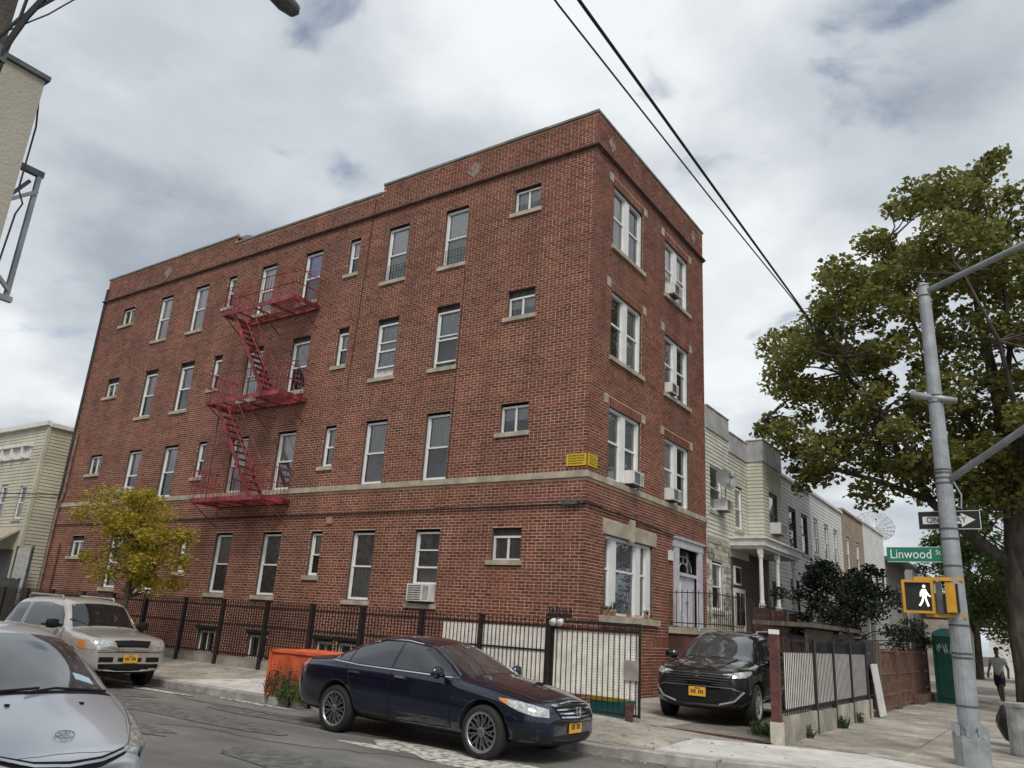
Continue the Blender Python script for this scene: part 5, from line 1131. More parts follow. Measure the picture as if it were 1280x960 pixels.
# ------------------------------------------------------------------ cars
def ip(tab, x): 
    t = sorted(tab); return float(np.interp(x, [a for a, b in t], [b for a, b in t]))
def make_car(name, label, S, loc, rz, k=1.0):
    t = thing(name, label, S.get('cat', 'car'), loc, rz); t.scale = (k, k, k)
    xs = sorted(S['xs'], reverse=True); rows = []
    for x in xs:
        W = ip(S['W'], x); zt = ip(S['top'], x); zs = ip(S['sh'], x); zb = ip(S['zb'], x); wr = ip(S['wr'], x) if 'wr' in S else .6
        c = min(1, max(0, (zt-zs-S.get('hb', .06))/.34)); h = zs-zb
        ed = [(0, zb), (.72*W, zb), (.955*W, zb+.16*h), (W, zb+.46*h), (.99*W, zb+.80*h), (.955*W, zs)]
        hood = [(.84*W, zs+(zt-zs)*.50), (.62*W, zs+(zt-zs)*.84), (.32*W, zs+(zt-zs)*.97), (0, zt)]
        cab = [((.925*W)*.42+wr*.58, zs+(zt-zs)*.52), (wr, zt-.085), (wr*.72, zt-.018), (0, zt)]
        rows.append(ed + [(a[0]*(1-c)+b[0]*c, a[1]*(1-c)+b[1]*c) for a, b in zip(hood, cab)])
    n = len(rows[0]); vs = []; fs = []
    def idx(i, j, s): return i*(2*n-2) + (j if s > 0 else (0 if j == 0 else (n-1 if j == n-1 else n-1+j)))
    for i, x in enumerate(xs):
        vs += [(x+S.get('bow', .10)*(-(abs(y)/.9)**2)*(1 if x > 1.0 else (-.6 if x < -1.6 else 0))*1.0, y, z) for y, z in rows[i]] + [(x+S.get('bow', .10)*(-(abs(y)/.9)**2)*(1 if x > 1.0 else (-.6 if x < -1.6 else 0)), -y, z) for y, z in rows[i][1:-1]]
    for i in range(len(xs)-1):
        for j in range(n-1):
            fs.append((idx(i, j, 1), idx(i, j+1, 1), idx(i+1, j+1, 1), idx(i+1, j, 1))); fs.append((idx(i, j, -1), idx(i+1, j, -1), idx(i+1, j+1, -1), idx(i, j+1, -1)))
    for i, fl in ((0, 0), (len(xs)-1, 1)):
        for j in range(n-1):
            q = [idx(i, j, 1), idx(i, j, -1), idx(i, j+1, -1), idx(i, j+1, 1)]; q = [a for m_, a in enumerate(q) if a not in q[:m_]]; fs.append(tuple(q if fl == 0 else q[::-1]))
    me = bpy.data.meshes.new('cage'); me.from_pydata(vs, [], fs); me.materials.append(S['paint']); me.materials.append(m_blackpl)
    bm = bmesh.new(); bm.from_mesh(me); bmesh.ops.recalc_face_normals(bm, faces=bm.faces); bm.to_mesh(me); bm.free()
    me.polygons.foreach_set('use_smooth', [True]*len(me.polygons))
    o = bpy.data.objects.new('cage', me); C.objects.link(o); sm = o.modifiers.new('s', 'SUBSURF'); sm.levels = 2; sm.render_levels = 2
    cut = MB(); Rw = S['rw']
    for xw in (S['wb']/2, -S['wb']/2):
        for sgn in (1, -1):
            cut.lathe([(.0005, sgn*.50), (Rw+.055, sgn*.50), (Rw+.055, sgn*1.3), (.0005, sgn*1.3)], 36, (xw, 0, Rw+.015), 'y')
    cm = bpy.data.meshes.new('cut'); cm.from_pydata(cut.v, [], cut.f); cm.materials.append(m_blackpl)
    bm = bmesh.new(); bm.from_mesh(cm); bmesh.ops.remove_doubles(bm, verts=bm.verts, dist=.0011); bmesh.ops.recalc_face_normals(bm, faces=bm.faces); bm.to_mesh(cm); bm.free()
    co = bpy.data.objects.new('cut', cm); C.objects.link(co); bo_ = o.modifiers.new('b', 'BOOLEAN'); bo_.object = co; bo_.operation = 'DIFFERENCE'; bo_.solver = 'EXACT'
    bpy.context.view_layer.update(); dg = bpy.context.evaluated_depsgraph_get(); me2 = bpy.data.meshes.new_from_object(o.evaluated_get(dg))
    bpy.data.objects.remove(o); bpy.data.objects.remove(co)
    me2.name = 'body'; me2.materials.clear(); me2.materials.append(S['paint']); me2.materials.append(m_blackpl); lowz = S.get('clad', 0)
    for p in me2.polygons:
        c = p.center; m_ = 0; nn = p.normal
        for xw in (S['wb']/2, -S['wb']/2):
            d = math.hypot(c.x-xw, c.z-Rw-.015)
            if d < Rw+.056 and abs(c.y) > .48: m_ = 1
            elif lowz and d < Rw+.13 and abs(c.y) > .5 and c.z < Rw*2.1: m_ = 1
        if nn.z < -.75: m_ = 1
        if lowz and c.z < lowz: m_ = 1
        p.material_index = m_; p.use_smooth = True
    body = link('body', me2, t)
    bm = bmesh.new(); bm.from_mesh(me2); bmesh.ops.triangulate(bm, faces=bm.faces); bvh = BVHTree.FromBMesh(bm); bm.free()
    def hit(u, v, ax, sgn):
        if ax == 'y': r = bvh.ray_cast(Vector((u, sgn*2.5, v)), Vector((0, -sgn, 0)))
        elif ax == 'x': r = bvh.ray_cast(Vector((sgn*4, u, v)), Vector((-sgn, 0, 0)))
        elif ax == 'z': r = bvh.ray_cast(Vector((u, v, 4)), Vector((0, 0, -1)))
        else:                                                     # diagonal: from the front corner
            d = Vector((-math.cos(ax), -sgn*math.sin(ax), 0)); s = Vector((-d.y, d.x, 0))*sgn; r = bvh.ray_cast(s*u + Vector((0, 0, v)) - d*5, d)
        return (r[0], r[1]) if r[0] is not None else None
    def patch(A, B, ax, sgn, off=.004, rows_=3, th=.012):
        vs = []; N = len(A)
        for j in range(rows_+1):
            for i in range(N):
                u = A[i][0]+(B[i][0]-A[i][0])*j/rows_; v = A[i][1]+(B[i][1]-A[i][1])*j/rows_; h = hit(u, v, ax, sgn); vs.append(h)
        good = [h for h in vs if h]; out = []; inn = []
        for h in vs:
            h = h or min(good, key=lambda g: 0); nrm = h[1]
            out.append(tuple(h[0]+nrm*off)); inn.append(tuple(h[0]-nrm*th))
        V = out+inn; K = len(out); F = []; nT = rows_*(N-1)
        for j in range(rows_):
            for i in range(N-1): F.append((j*N+i, j*N+i+1, (j+1)*N+i+1, (j+1)*N+i))
        ring = [i for i in range(N)] + [j*N+N-1 for j in range(1, rows_+1)] + [rows_*N+i for i in range(N-2, -1, -1)] + [j*N for j in range(rows_-1, 0, -1)]
        b0 = len(V); V = V+[out[i] for i in ring]+[inn[i] for i in ring]; m_ = len(ring)
        for i in range(m_): F.append((b0+i, b0+(i+1) % m_, b0+m_+(i+1) % m_, b0+m_+i))
        return V, F, nT
    def dens(P, m=4):
        o_ = []
        for a, b in zip(P, P[1:]): o_ += [(a[0]+(b[0]-a[0])*k_/m, a[1]+(b[1]-a[1])*k_/m) for k_ in range(m)]
        return o_+[P[-1]]
    def add(nm, A, B, ax, sgn, mat, off=.004, rows_=4, par=t, m=4, th=.012):
        V, F, nT = patch(dens(A, m), dens(B, m), ax, sgn, off, rows_, th); mb = MB(); mb.add(V, F); o_ = mb.build(nm, mat, par, local=True, smooth=False); o_.data.polygons.foreach_set('use_smooth', [i < nT for i in range(len(F))]); return o_
    def line(nm, P, ax, sgn, mat, w, off=.002, par=t, both=False):
        mb = MB(); Q = dens(P, 8)
        pts = [hit(u, v, ax, sgn) for u, v in Q]
        for a, b in zip(pts, pts[1:]):
            if a and b and (a[0]-b[0]).length < .35: mb.bar(a[0]+a[1]*off, b[0]+b[1]*off, w, w, up=tuple(a[1]))
        return mb.build(nm, mat, par, local=True)
    S['detail'](t, body, add, line, hit)
    # wheels
    for xw in (S['wb']/2, -S['wb']/2):
        for sgn in (1, -1):
            yo = sgn*(S['track']); Wt = .105
            wmb = MB(); wmb.lathe([(Rw-.11, -Wt*.95), (Rw-.05, -Wt), (Rw-.012, -Wt*.86), (Rw, -Wt*.55), (Rw, Wt*.55), (Rw-.012, Wt*.86), (Rw-.05, Wt), (Rw-.11, Wt*.95)], 40, (xw, yo, Rw), 'y')
            wo = wmb.build('wheel', m_rubber, t, local=True, smooth=True)
            S['rim'](wo, xw, yo, Rw, sgn, Wt)
    return t
def rim_mesh(lip, face, nsp, dbl):
    def f(wo, xw, yo, Rw, sgn, Wt):
        r = Rw-.105 if not dbl else Rw-.085; o = (xw, yo, Rw)
        MB().lathe([(r+.005, sgn*Wt*.98), (r-.012, sgn*Wt*1.02), (r-.03, sgn*Wt*.9), (r-.035, sgn*Wt*.2)], 40, o, 'y').build('rim_lip', lip, wo, local=True, smooth=True)
        MB().lathe([(r-.02, sgn*-.02), (.001, sgn*-.02)], 30, o, 'y').build('brake_back', m_blackpl, wo, local=True)
        s = MB(); yy = yo+sgn*Wt*.72
        for k in range(nsp):
            a = 2*math.pi*k/nsp
            if dbl:
                for da in (-.16, .16): s.bar((xw+.05*math.cos(a), yy, Rw+.05*math.sin(a)), (xw+(r-.03)*math.cos(a+da), yy, Rw+(r-.03)*math.sin(a+da)), .016, .03, up=(0, 1, 0))
                s.bar((xw+r*.52*math.cos(a-.25), yy, Rw+r*.52*math.sin(a-.25)), (xw+(r-.03)*math.cos(a+.31), yy, Rw+(r-.03)*math.sin(a+.31)), .014, .02, up=(0, 1, 0))
            else: s.bar((xw+.03*math.cos(a), yy, Rw+.03*math.sin(a)), (xw+(r-.02)*math.cos(a), yy-sgn*.01, Rw+(r-.02)*math.sin(a)), .065, .03, up=(0, 1, 0))
        s.lathe([(.065, sgn*Wt*.5), (.062, sgn*Wt*.85), (.045, sgn*Wt*.93), (.001, sgn*Wt*.95)], 14, o, 'y'); s.build('spokes', face, wo, local=True)
    return f
def plate(t, x, y, z, ang=0.0, slope=0.0):
    Mx = Matrix.Translation((x, y, z)) @ Matrix.Rotation(ang, 4, 'Z') @ Matrix.Rotation(slope, 4, 'Y')
    p = MB(Mx).box(-.008, .008, -.155, .155, -.078, .078).build('licence_plate', m_plate, t, local=True)
    i = MB(Mx); rr = random.Random(int(abs(x*100+z*37)))
    yy = -.12
    for k in range(7):
        if k != 3: i.box(.0085, .0105, yy, yy+.024, -.032, .03); 
        yy += .035
    i.box(.0085, .0105, -.05, .05, .048, .064); i.build('plate_marks', m_plateink, p, local=True)
def H_badge(t, x, z, mat):
    b = MB()
    for s in (-1, 1): b.bar((x, s*.048, z+.042), (x, s*.030, z-.042), .014, .014, up=(1, 0, 0))
    b.bar((x, -.036, z-.002), (x, .036, z-.002), .014, .014, up=(1, 0, 0)); P = [(x, s*.062, zz) for s, zz in ((-1, .055), (1, .055))]
    fr = [(x, -.066, z+.055), (x, .066, z+.055), (x, .048, z-.055), (x, -.048, z-.055), (x, -.066, z+.055)]; b.tube(fr, .006, 5); b.build('badge', mat, t, local=True)
def oval_badge(t, x, y, z, mat, s=1.0, tilt=0.0):
    Mx = Matrix.Translation((x, y, z)) @ Matrix.Rotation(tilt, 4, 'Y'); b = MB(Mx)
    def ell(a, c, zc=0): return [(0, a*s*math.cos(q*math.pi/12), zc*s+c*s*math.sin(q*math.pi/12)) for q in range(25)]
    b.tube(ell(.07, .047), .0055*s, 5); b.tube(ell(.022, .042), .0042*s, 5); b.tube(ell(.050, .016, .026), .0042*s, 5); b.build('badge', mat, t, local=True)
# --- navy sedan
m_navy = M('paint_navy', (.005, .009, .027), .2, metal=.3, coat=1.0, spec=.5); m_chr2 = M('dull_chrome', (.55, .56, .58), .25, metal=1)
def navy_detail(t, body, add, line, hit):
    for s in (1, -1):
        w1 = [(.80, .99), (.62, 1.10), (.22, 1.30), (-.28, 1.365)]; w1b = [(.80, .975), (.5, .985), (.1, .992), (-.28, 1.0)]
        add('side_window', w1, w1b, 'y', s, m_carglass, .008, 5); add('side_window', [(-.34, 1.365), (-.7, 1.355), (-1.08, 1.27), (-1.2, 1.22)], [(-.34, 1.0), (-.7, 1.005), (-1.08, 1.012), (-1.2, 1.02)], 'y', s, m_carglass, .008, 5)
        add('side_window', [(-1.25, 1.195), (-1.45, 1.11)], [(-1.25, 1.02), (-1.45, 1.04)], 'y', s, m_carglass, .008, 4)
        line('window_trim', [(.9, .955), (.1, .972), (-1.0, .99), (-1.55, 1.02)], 'y', s, m_chrome, .016, .004); line('window_trim', [(.86, 1.0), (.62, 1.125), (.2, 1.33), (-.3, 1.385), (-.75, 1.375), (-1.2, 1.25), (-1.55, 1.06)], 'y', s, m_chrome, .018, .006)
        for P in ([(.82, .95), (.86, .6), (.84, .32)], [(-.31, .97), (-.29, .6), (-.31, .32)], [(-1.25, .97), (-1.12, .72), (-.98, .58)], [(.84, .32), (-.9, .32)]): line('door_seam', P, 'y', s, m_blackpl, .010, .0005)
        for x in (-.12, -1.06): add('door_handle', [(x-.09, .905), (x+.09, .90)], [(x-.09, .875), (x+.09, .87)], 'y', s, m_chr2, .028, 2)
        line('body_crease', [(1.2, .80), (0, .835), (-1.9, .875)], 'y', s, S_navy['paint'], .012, .003)
        add('headlight', [(.82, .775), (.95, .76), (1.15, .725), (1.36, .68)], [(.82, .70), (.95, .645), (1.15, .60), (1.36, .585)], R(50), s, m_lamp, .006, 4)
        add('turn_signal', [(.70, .78), (.82, .775)], [(.72, .75), (.82, .70)], R(50), s, m_amber, .006, 3)
        add('tail_light', [(-2.15, 1.0), (-2.35, .98), (-2.5, .95)], [(-2.15, .93), (-2.35, .82), (-2.5, .78)], 'y', s, m_redl, .008, 3)
        mm = MB(); mm.tube([(.68, s*.86, .97), (.66, s*.96, 1.0)], .025, 6); mi = MB(Matrix.Translation((.66, s*1.0, 1.02)) @ Matrix.Diagonal((.55, 1.05, .72, 1))); mi.lathe([(.001, -.11), (.09, -.09), (.12, 0), (.09, .09), (.001, .11)], 14, (0, 0, 0), 'y'); mo = mi.build('mirror', S_navy['paint'], t, local=True, smooth=True); mm.build('mirror_arm', m_blackpl, mo, local=True)
        add('sill_trim', [(.95, .235), (-.95, .235)], [(.95, .205), (-.95, .205)], 'y', s, m_blackpl, .008, 2, m=8)
        add('fog_recess', [(.90, .40), (1.2, .42)], [(.90, .30), (1.2, .30)], R(50), s, m_blackpl, .004, 2); line('bumper_line', [(.55, .50), (.9, .50), (1.3, .515)], R(50), s, m_blackpl, .007, .0005)
    add('windshield', [(.98, -.62), (.98, 0), (.98, .62)], [(.20, -.50), (.20, 0), (.20, .50)], 'z', 1, m_wsglass, .003, 8, m=6); add('rear_glass', [(-1.12, -.48), (-1.12, 0), (-1.12, .48)], [(-1.82, -.56), (-1.82, 0), (-1.82, .56)], 'z', 1, m_carglass, .003, 8, m=6)
    add('grille', [(-.46, .70), (0, .735), (.46, .70)], [(-.36, .56), (0, .545), (.36, .56)], 'x', 1, m_blackpl, .008, 4)
    for z in (.705, .665, .625, .585): line('grille_bar', [(-.44+(.70-z)*.6, z), (0, z+.012-(.7-z)*.2), (.44-(.70-z)*.6, z)], 'x', 1, m_chrome, .020, .014)
    line('grille_bar', [(-.47, .715), (0, .75), (.47, .715)], 'x', 1, m_chrome, .022, .012)
    add('lower_intake', [(-.55, .36), (0, .37), (.55, .36)], [(-.48, .26), (0, .25), (.48, .26)], 'x', 1, m_blackpl, .004, 3)
    line('bumper_seam', [(-.78, .50), (0, .515), (.78, .50)], 'x', 1, m_blackpl, .008, 0)
    h = hit(0, .62, 'x', 1)[0]; H_badge(t, h.x+.035, .645, m_chrome); h = hit(0, .44, 'x', 1)[0]; plate(t, h.x+.02, 0, .455)
    line('hood_seam', [(1.02, -.70), (1.6, -.66), (2.15, -.55)], 'z', 1, m_blackpl, .008, 0); line('hood_seam', [(1.02, .70), (1.6, .66), (2.15, .55)], 'z', 1, m_blackpl, .008, 0)
S_navy = dict(paint=m_navy, wb=2.8, rw=.335, track=.80, hb=.08, bow=.16,
    xs=[2.36, 2.34, 2.27, 2.12, 1.85, 1.55, 1.25, 1.02, .90, .62, .32, .06, -.25, -.6, -.95, -1.2, -1.5, -1.78, -1.95, -2.2, -2.42, -2.53, -2.58],
    W=[(2.36, .52), (2.34, .60), (2.27, .74), (2.12, .83), (1.85, .885), (1.55, .905), (0, .92), (-1.6, .915), (-2.2, .86), (-2.42, .80), (-2.53, .70), (-2.58, .6)],
    top=[(2.36, .50), (2.34, .64), (2.27, .74), (2.12, .80), (1.85, .87), (1.55, .93), (1.25, .98), (1.02, 1.01), (.90, 1.05), (.62, 1.19), (.32, 1.33), (.06, 1.425), (-.25, 1.47), (-.6, 1.472), (-.95, 1.44), (-1.2, 1.375), (-1.5, 1.25), (-1.78, 1.12), (-1.95, 1.07), (-2.2, 1.06), (-2.42, 1.04), (-2.53, .98), (-2.58, .80)],
    sh=[(2.36, .48), (2.34, .58), (2.27, .66), (2.12, .71), (1.85, .77), (1.55, .83), (1.02, .91), (0, .955), (-1, .985), (-1.95, 1.0), (-2.42, .98), (-2.53, .90), (-2.58, .72)],
    zb=[(2.36, .30), (2.27, .22), (2.0, .19), (-2.0, .21), (-2.42, .26), (-2.58, .40)],
    wr=[(1, .72), (.32, .62), (-.3, .59), (-1.0, .56), (-1.8, .60)], detail=navy_detail, rim=rim_mesh(m_chr2, M('rim_grey', (.26, .265, .27), .35, metal=.8), 9, True))
make_car('parked_sedan', 'dark navy four door sedan with dark mesh wheels parked at the corner curb', S_navy, (.17, -4.43, 0), R(-.5), .965)
# --- beige SUV
m_beige = M('paint_beige', (.45, .43, .395), .3, metal=.35, coat=.8, var=.04)
def beige_detail(t, body, add, line, hit):
    for s in (1, -1):
        add('side_window', [(.76, 1.20), (.60, 1.42), (.38, 1.58), (-.18, 1.63)], [(.76, 1.155), (.6, 1.15), (.3, 1.15), (-.18, 1.15)], 'y', s, m_carglass, .008, 5)
        add('side_window', [(-.28, 1.64), (-.8, 1.64), (-1.1, 1.62)], [(-.28, 1.15), (-.8, 1.15), (-1.02, 1.16)], 'y', s, m_carglass, .008, 5); add('side_window', [(-1.28, 1.62), (-1.9, 1.58)], [(-1.22, 1.16), (-2.1, 1.17)], 'y', s, m_carglass, .008, 5)
        line('window_trim', [(.92, 1.125), (-2.1, 1.13)], 'y', s, m_beige, .02, .006)
        for P in ([(.90, 1.13), (.95, .7), (.92, .45)], [(-.23, 1.66), (-.22, .9), (-.23, .45)], [(-1.17, 1.64), (-1.1, .95), (-.98, .72)], [(.92, .45), (-.95, .45)]): line('door_seam', P, 'y', s, m_blackpl, .011, .0005)
        for x in (-.08, -.98): add('door_handle', [(x-.09, 1.04), (x+.09, 1.04)], [(x-.09, .98), (x+.09, .98)], 'y', s, m_blackpl, .03, 2)
        add('headlight', [(.06, .955), (.3, .96), (.53, .955)], [(.06, .79), (.3, .78), (.50, .78)], R(25), s, m_lamp, .008, 4); add('turn_signal', [(-.08, .95), (.06, .955)], [(-.06, .80), (.06, .79)], R(25), s, m_amber, .008, 3)
        add('fog_recess', [(.36, .64), (.66, .64)], [(.36, .54), (.66, .54)], 'x', 1, m_blackpl, .004, 2) if s > 0 else add('fog_recess', [(-.66, .64), (-.36, .64)], [(-.66, .54), (-.36, .54)], 'x', 1, m_blackpl, .004, 2)
        mi = MB(Matrix.Translation((.74, s*1.03, 1.22)) @ Matrix.Diagonal((.55, 1.1, .85, 1))); mi.lathe([(.001, -.13), (.10, -.11), (.12, 0), (.10, .10), (.001, .12)], 14, (0, 0, 0), 'y'); mi.box(-.05, .05, -.25*s if s > 0 else .05, -.05 if s > 0 else .25, -.08, 0); mi.build('mirror', m_blackpl, t, local=True)
        rk = MB(); rk.tube([(.05, s*.58, 1.74), (0, s*.58, 1.795), (-1.6, s*.58, 1.81), (-1.68, s*.58, 1.74)], .02, 6); rk.build('roof_rail', m_galv, t, local=True)
        add('wheel_flare', [(1.445+.50*math.cos(a*math.pi/10), .41+.50*math.sin(a*math.pi/10)) for a in range(11)], [(1.445+.445*math.cos(a*math.pi/10), .41+.445*math.sin(a*math.pi/10)) for a in range(11)], 'y', s, m_beige, .012, 2, m=1) if False else None
    add('windshield', [(.98, -.70), (.98, 0), (.98, .70)], [(.50, -.60), (.50, 0), (.50, .60)], 'z', 1, m_carglass, .003, 8, m=6)
    add('grille_surround', [(-.44, .985), (0, 1.0), (.44, .985)], [(-.34, .76), (0, .75), (.34, .76)], 'x', 1, m_beige, .016, 3); add('grille', [(-.40, .955), (0, .97), (.40, .955)], [(-.31, .79), (0, .78), (.31, .79)], 'x', 1, m_blackpl, .022, 3)
    add('lower_bumper', [(-.88, .50), (0, .51), (.88, .50)], [(-.80, .28), (0, .27), (.80, .28)], 'x', 1, m_blackpl, .012, 3); add('bumper_slot', [(-.26, .63), (.26, .63)], [(-.26, .55), (.26, .55)], 'x', 1, m_blackpl, .003, 2)
    line('bumper_seam', [(-.80, .735), (0, .745), (.80, .735)], 'x', 1, m_blackpl, .012, 0)
    h = hit(0, .6, 'x', 1)[0]; plate(t, h.x+.025, .0, .61)
    for y in (-.72, .72): line('hood_seam', [(1.02, y*.98), (1.7, y*.96), (2.12, y*.9)], 'z', 1, m_blackpl, .009, 0)
    for y in (-.3, .35): wp_ = MB(); wp_.tube([(1.02, y, 1.17), (.86, y-.25, 1.28), (.8, y-.42, 1.33)], .01, 5); wp_.build('wiper', m_blackpl, t, local=True)
S_beige = dict(cat='suv', paint=m_beige, wb=2.89, rw=.365, track=.80, hb=.10, bow=.10,
    xs=[2.32, 2.30, 2.22, 2.05, 1.75, 1.4, 1.12, .98, .84, .66, .48, .3, -.1, -.6, -1.2, -1.8, -2.05, -2.22, -2.38, -2.45],
    W=[(2.32, .66), (2.30, .76), (2.22, .85), (2.05, .895), (1.4, .91), (-1.6, .915), (-2.22, .88), (-2.38, .84), (-2.45, .74)],
    top=[(2.32, .80), (2.30, .93), (2.22, 1.02), (2.05, 1.055), (1.75, 1.09), (1.4, 1.125), (1.12, 1.15), (.98, 1.19), (.84, 1.34), (.66, 1.54), (.48, 1.70), (.3, 1.77), (-.1, 1.79), (-.6, 1.795), (-1.2, 1.79), (-1.8, 1.76), (-2.05, 1.70), (-2.22, 1.45), (-2.38, 1.15), (-2.45, .9)],
    sh=[(2.32, .78), (2.30, .88), (2.22, .96), (2.05, 1.0), (1.4, 1.06), (.98, 1.10), (-2.05, 1.13), (-2.38, 1.05), (-2.45, .85)],
    zb=[(2.32, .36), (2.22, .30), (-2.2, .34), (-2.45, .5)], wr=[(1, .78), (.5, .70), (-.3, .685), (-2, .66)], detail=beige_detail, rim=rim_mesh(m_galv, m_galv, 5, False))
make_car('parked_suv', 'beige older sport utility car with black grille parked by the iron fence', S_beige, (-9.42, -4.80, 0), R(-2.0), .925)
# --- black compact SUV in the driveway
m_bpaint = M('paint_black', (.006, .006, .007), .15, coat=1.0)
def black_detail(t, body, add, line, hit):
    for s in (1, -1):
        add('side_window', [(.80, 1.10), (.56, 1.30), (.26, 1.47), (-.22, 1.53)], [(.80, 1.085), (.5, 1.08), (.2, 1.08), (-.22, 1.09)], 'y', s, m_carglass, .008, 5); add('side_window', [(-.3, 1.53), (-.8, 1.52), (-1.15, 1.47)], [(-.3, 1.09), (-.8, 1.10), (-1.05, 1.12)], 'y', s, m_carglass, .008, 5); add('side_window', [(-1.24, 1.45), (-1.75, 1.36)], [(-1.16, 1.14), (-1.72, 1.22)], 'y', s, m_carglass, .008, 5)
        line('window_trim', [(.86, 1.06), (-.2, 1.065), (-1.2, 1.10)], 'y', s, m_chr2, .014, .004)
        for P in ([(.85, 1.05), (.88, .7), (.85, .45)], [(-.26, 1.06), (-.25, .8), (-.26, .45)], [(.85, .45), (-.9, .45)]): line('door_seam', P, 'y', s, m_blackpl, .010, .0005)
        for x in (-.1, -1.0): add('door_handle', [(x-.09, .98), (x+.09, .98)], [(x-.09, .94), (x+.09, .94)], 'y', s, m_bpaint, .03, 2)
        add('headlight', [(.24, .95), (.45, .94), (.65, .915), (.86, .88)], [(.24, .905), (.45, .84), (.65, .825), (.86, .84)], R(35), s, m_lamp, .007, 3)
        line('lamp_brow', [(.22, .962), (.45, .952), (.88, .89)], R(35), s, m_blackpl, .016, .006)
        add('fog_recess', [(.20, .66), (.42, .62)], [(.22, .42), (.42, .42)], R(30), s, m_blackpl, .004, 3)
        mi = MB(Matrix.Translation((.68, s*1.0, 1.14)) @ Matrix.Diagonal((.55, 1.1, .8, 1))); mi.lathe([(.001, -.12), (.10, -.10), (.12, 0), (.10, .10), (.001, .12)], 14, (0, 0, 0), 'y'); mi.build('mirror', m_bpaint, t, local=True, smooth=True)
        rk = MB(); rk.tube([(.1, s*.60, 1.61), (.03, s*.60, 1.67), (-1.2, s*.58, 1.70), (-1.3, s*.58, 1.65)], .018, 6); rk.build('roof_rail', m_galv, t, local=True)
    add('windshield', [(.94, -.66), (.94, 0), (.94, .66)], [(.20, -.56), (.20, 0), (.20, .56)], 'z', 1, m_wsglass, .003, 8, m=6)
    add('grille', [(-.66, .90), (0, .925), (.66, .90)], [(-.56, .68), (0, .67), (.56, .68)], 'x', 1, m_blackpl, .010, 4)
    for z in (.70, .74, .78, .82, .86): line('grille_bar', [(-.58, z), (0, z+.01), (.58, z)], 'x', 1, m_steel, .010, .016)
    line('grille_chin', [(-.76, .60), (-.62, .655), (0, .655), (.62, .655), (.76, .60)], 'x', 1, m_chr2, .016, .010)
    add('lower_intake', [(-.62, .60), (0, .60), (.62, .60)], [(-.78, .30), (0, .28), (.78, .30)], 'x', 1, m_blackpl, .006, 4)
    for s in (1, -1): line('skid_line', [(s*.40, .36), (s*.66, .44), (s*.80, .60)], 'x', 1, m_galv, .03, .008)
    h = hit(0, .80, 'x', 1)[0]; oval_badge(t, h.x+.03, 0, .86, m_chrome); h = hit(0, .5, 'x', 1)[0]; plate(t, h.x+.03, 0, .555)
    for y in (-.70, .70): line('hood_seam', [(.98, y), (1.6, y*.97), (2.0, y*.9)], 'z', 1, m_blackpl, .009, 0)
    for y in (-.42, .42): line('hood_crease', [(.98, y), (1.6, y*.93), (2.02, y*.85)], 'z', 1, m_bpaint, .022, .004)
S_black = dict(cat='suv', paint=m_bpaint, wb=2.69, rw=.36, track=.80, hb=.09, bow=.14, clad=.34,
    xs=[2.25, 2.23, 2.14, 1.96, 1.7, 1.35, 1.08, .94, .78, .56, .34, .12, -.2, -.6, -1.1, -1.5, -1.85, -2.1, -2.25, -2.32],
    W=[(2.25, .62), (2.23, .72), (2.14, .83), (1.96, .89), (1.35, .925), (-1.4, .925), (-2.1, .88), (-2.25, .82), (-2.32, .72)],
    top=[(2.25, .72), (2.23, .88), (2.14, .96), (1.96, 1.01), (1.7, 1.05), (1.35, 1.085), (1.08, 1.11), (.94, 1.145), (.78, 1.24), (.56, 1.38), (.34, 1.51), (.12, 1.60), (-.2, 1.66), (-.6, 1.68), (-1.1, 1.66), (-1.5, 1.60), (-1.85, 1.50), (-2.1, 1.28), (-2.25, 1.05), (-2.32, .85)],
    sh=[(2.25, .70), (2.23, .83), (2.14, .90), (1.96, .94), (1.35, 1.0), (.94, 1.04), (-1.0, 1.07), (-2.1, 1.08), (-2.25, 1.0), (-2.32, .8)],
    zb=[(2.25, .32), (2.14, .25), (-2.1, .28), (-2.32, .45)], wr=[(1, .76), (.34, .66), (-.3, .64), (-2, .60)], detail=black_detail, rim=rim_mesh(m_galv, m_galv, 5, False))
make_car('driveway_suv', 'glossy black compact sport utility car parked in the driveway beside the brick steps', S_black, (2.25, 2.05, .205), R(-86), .965)
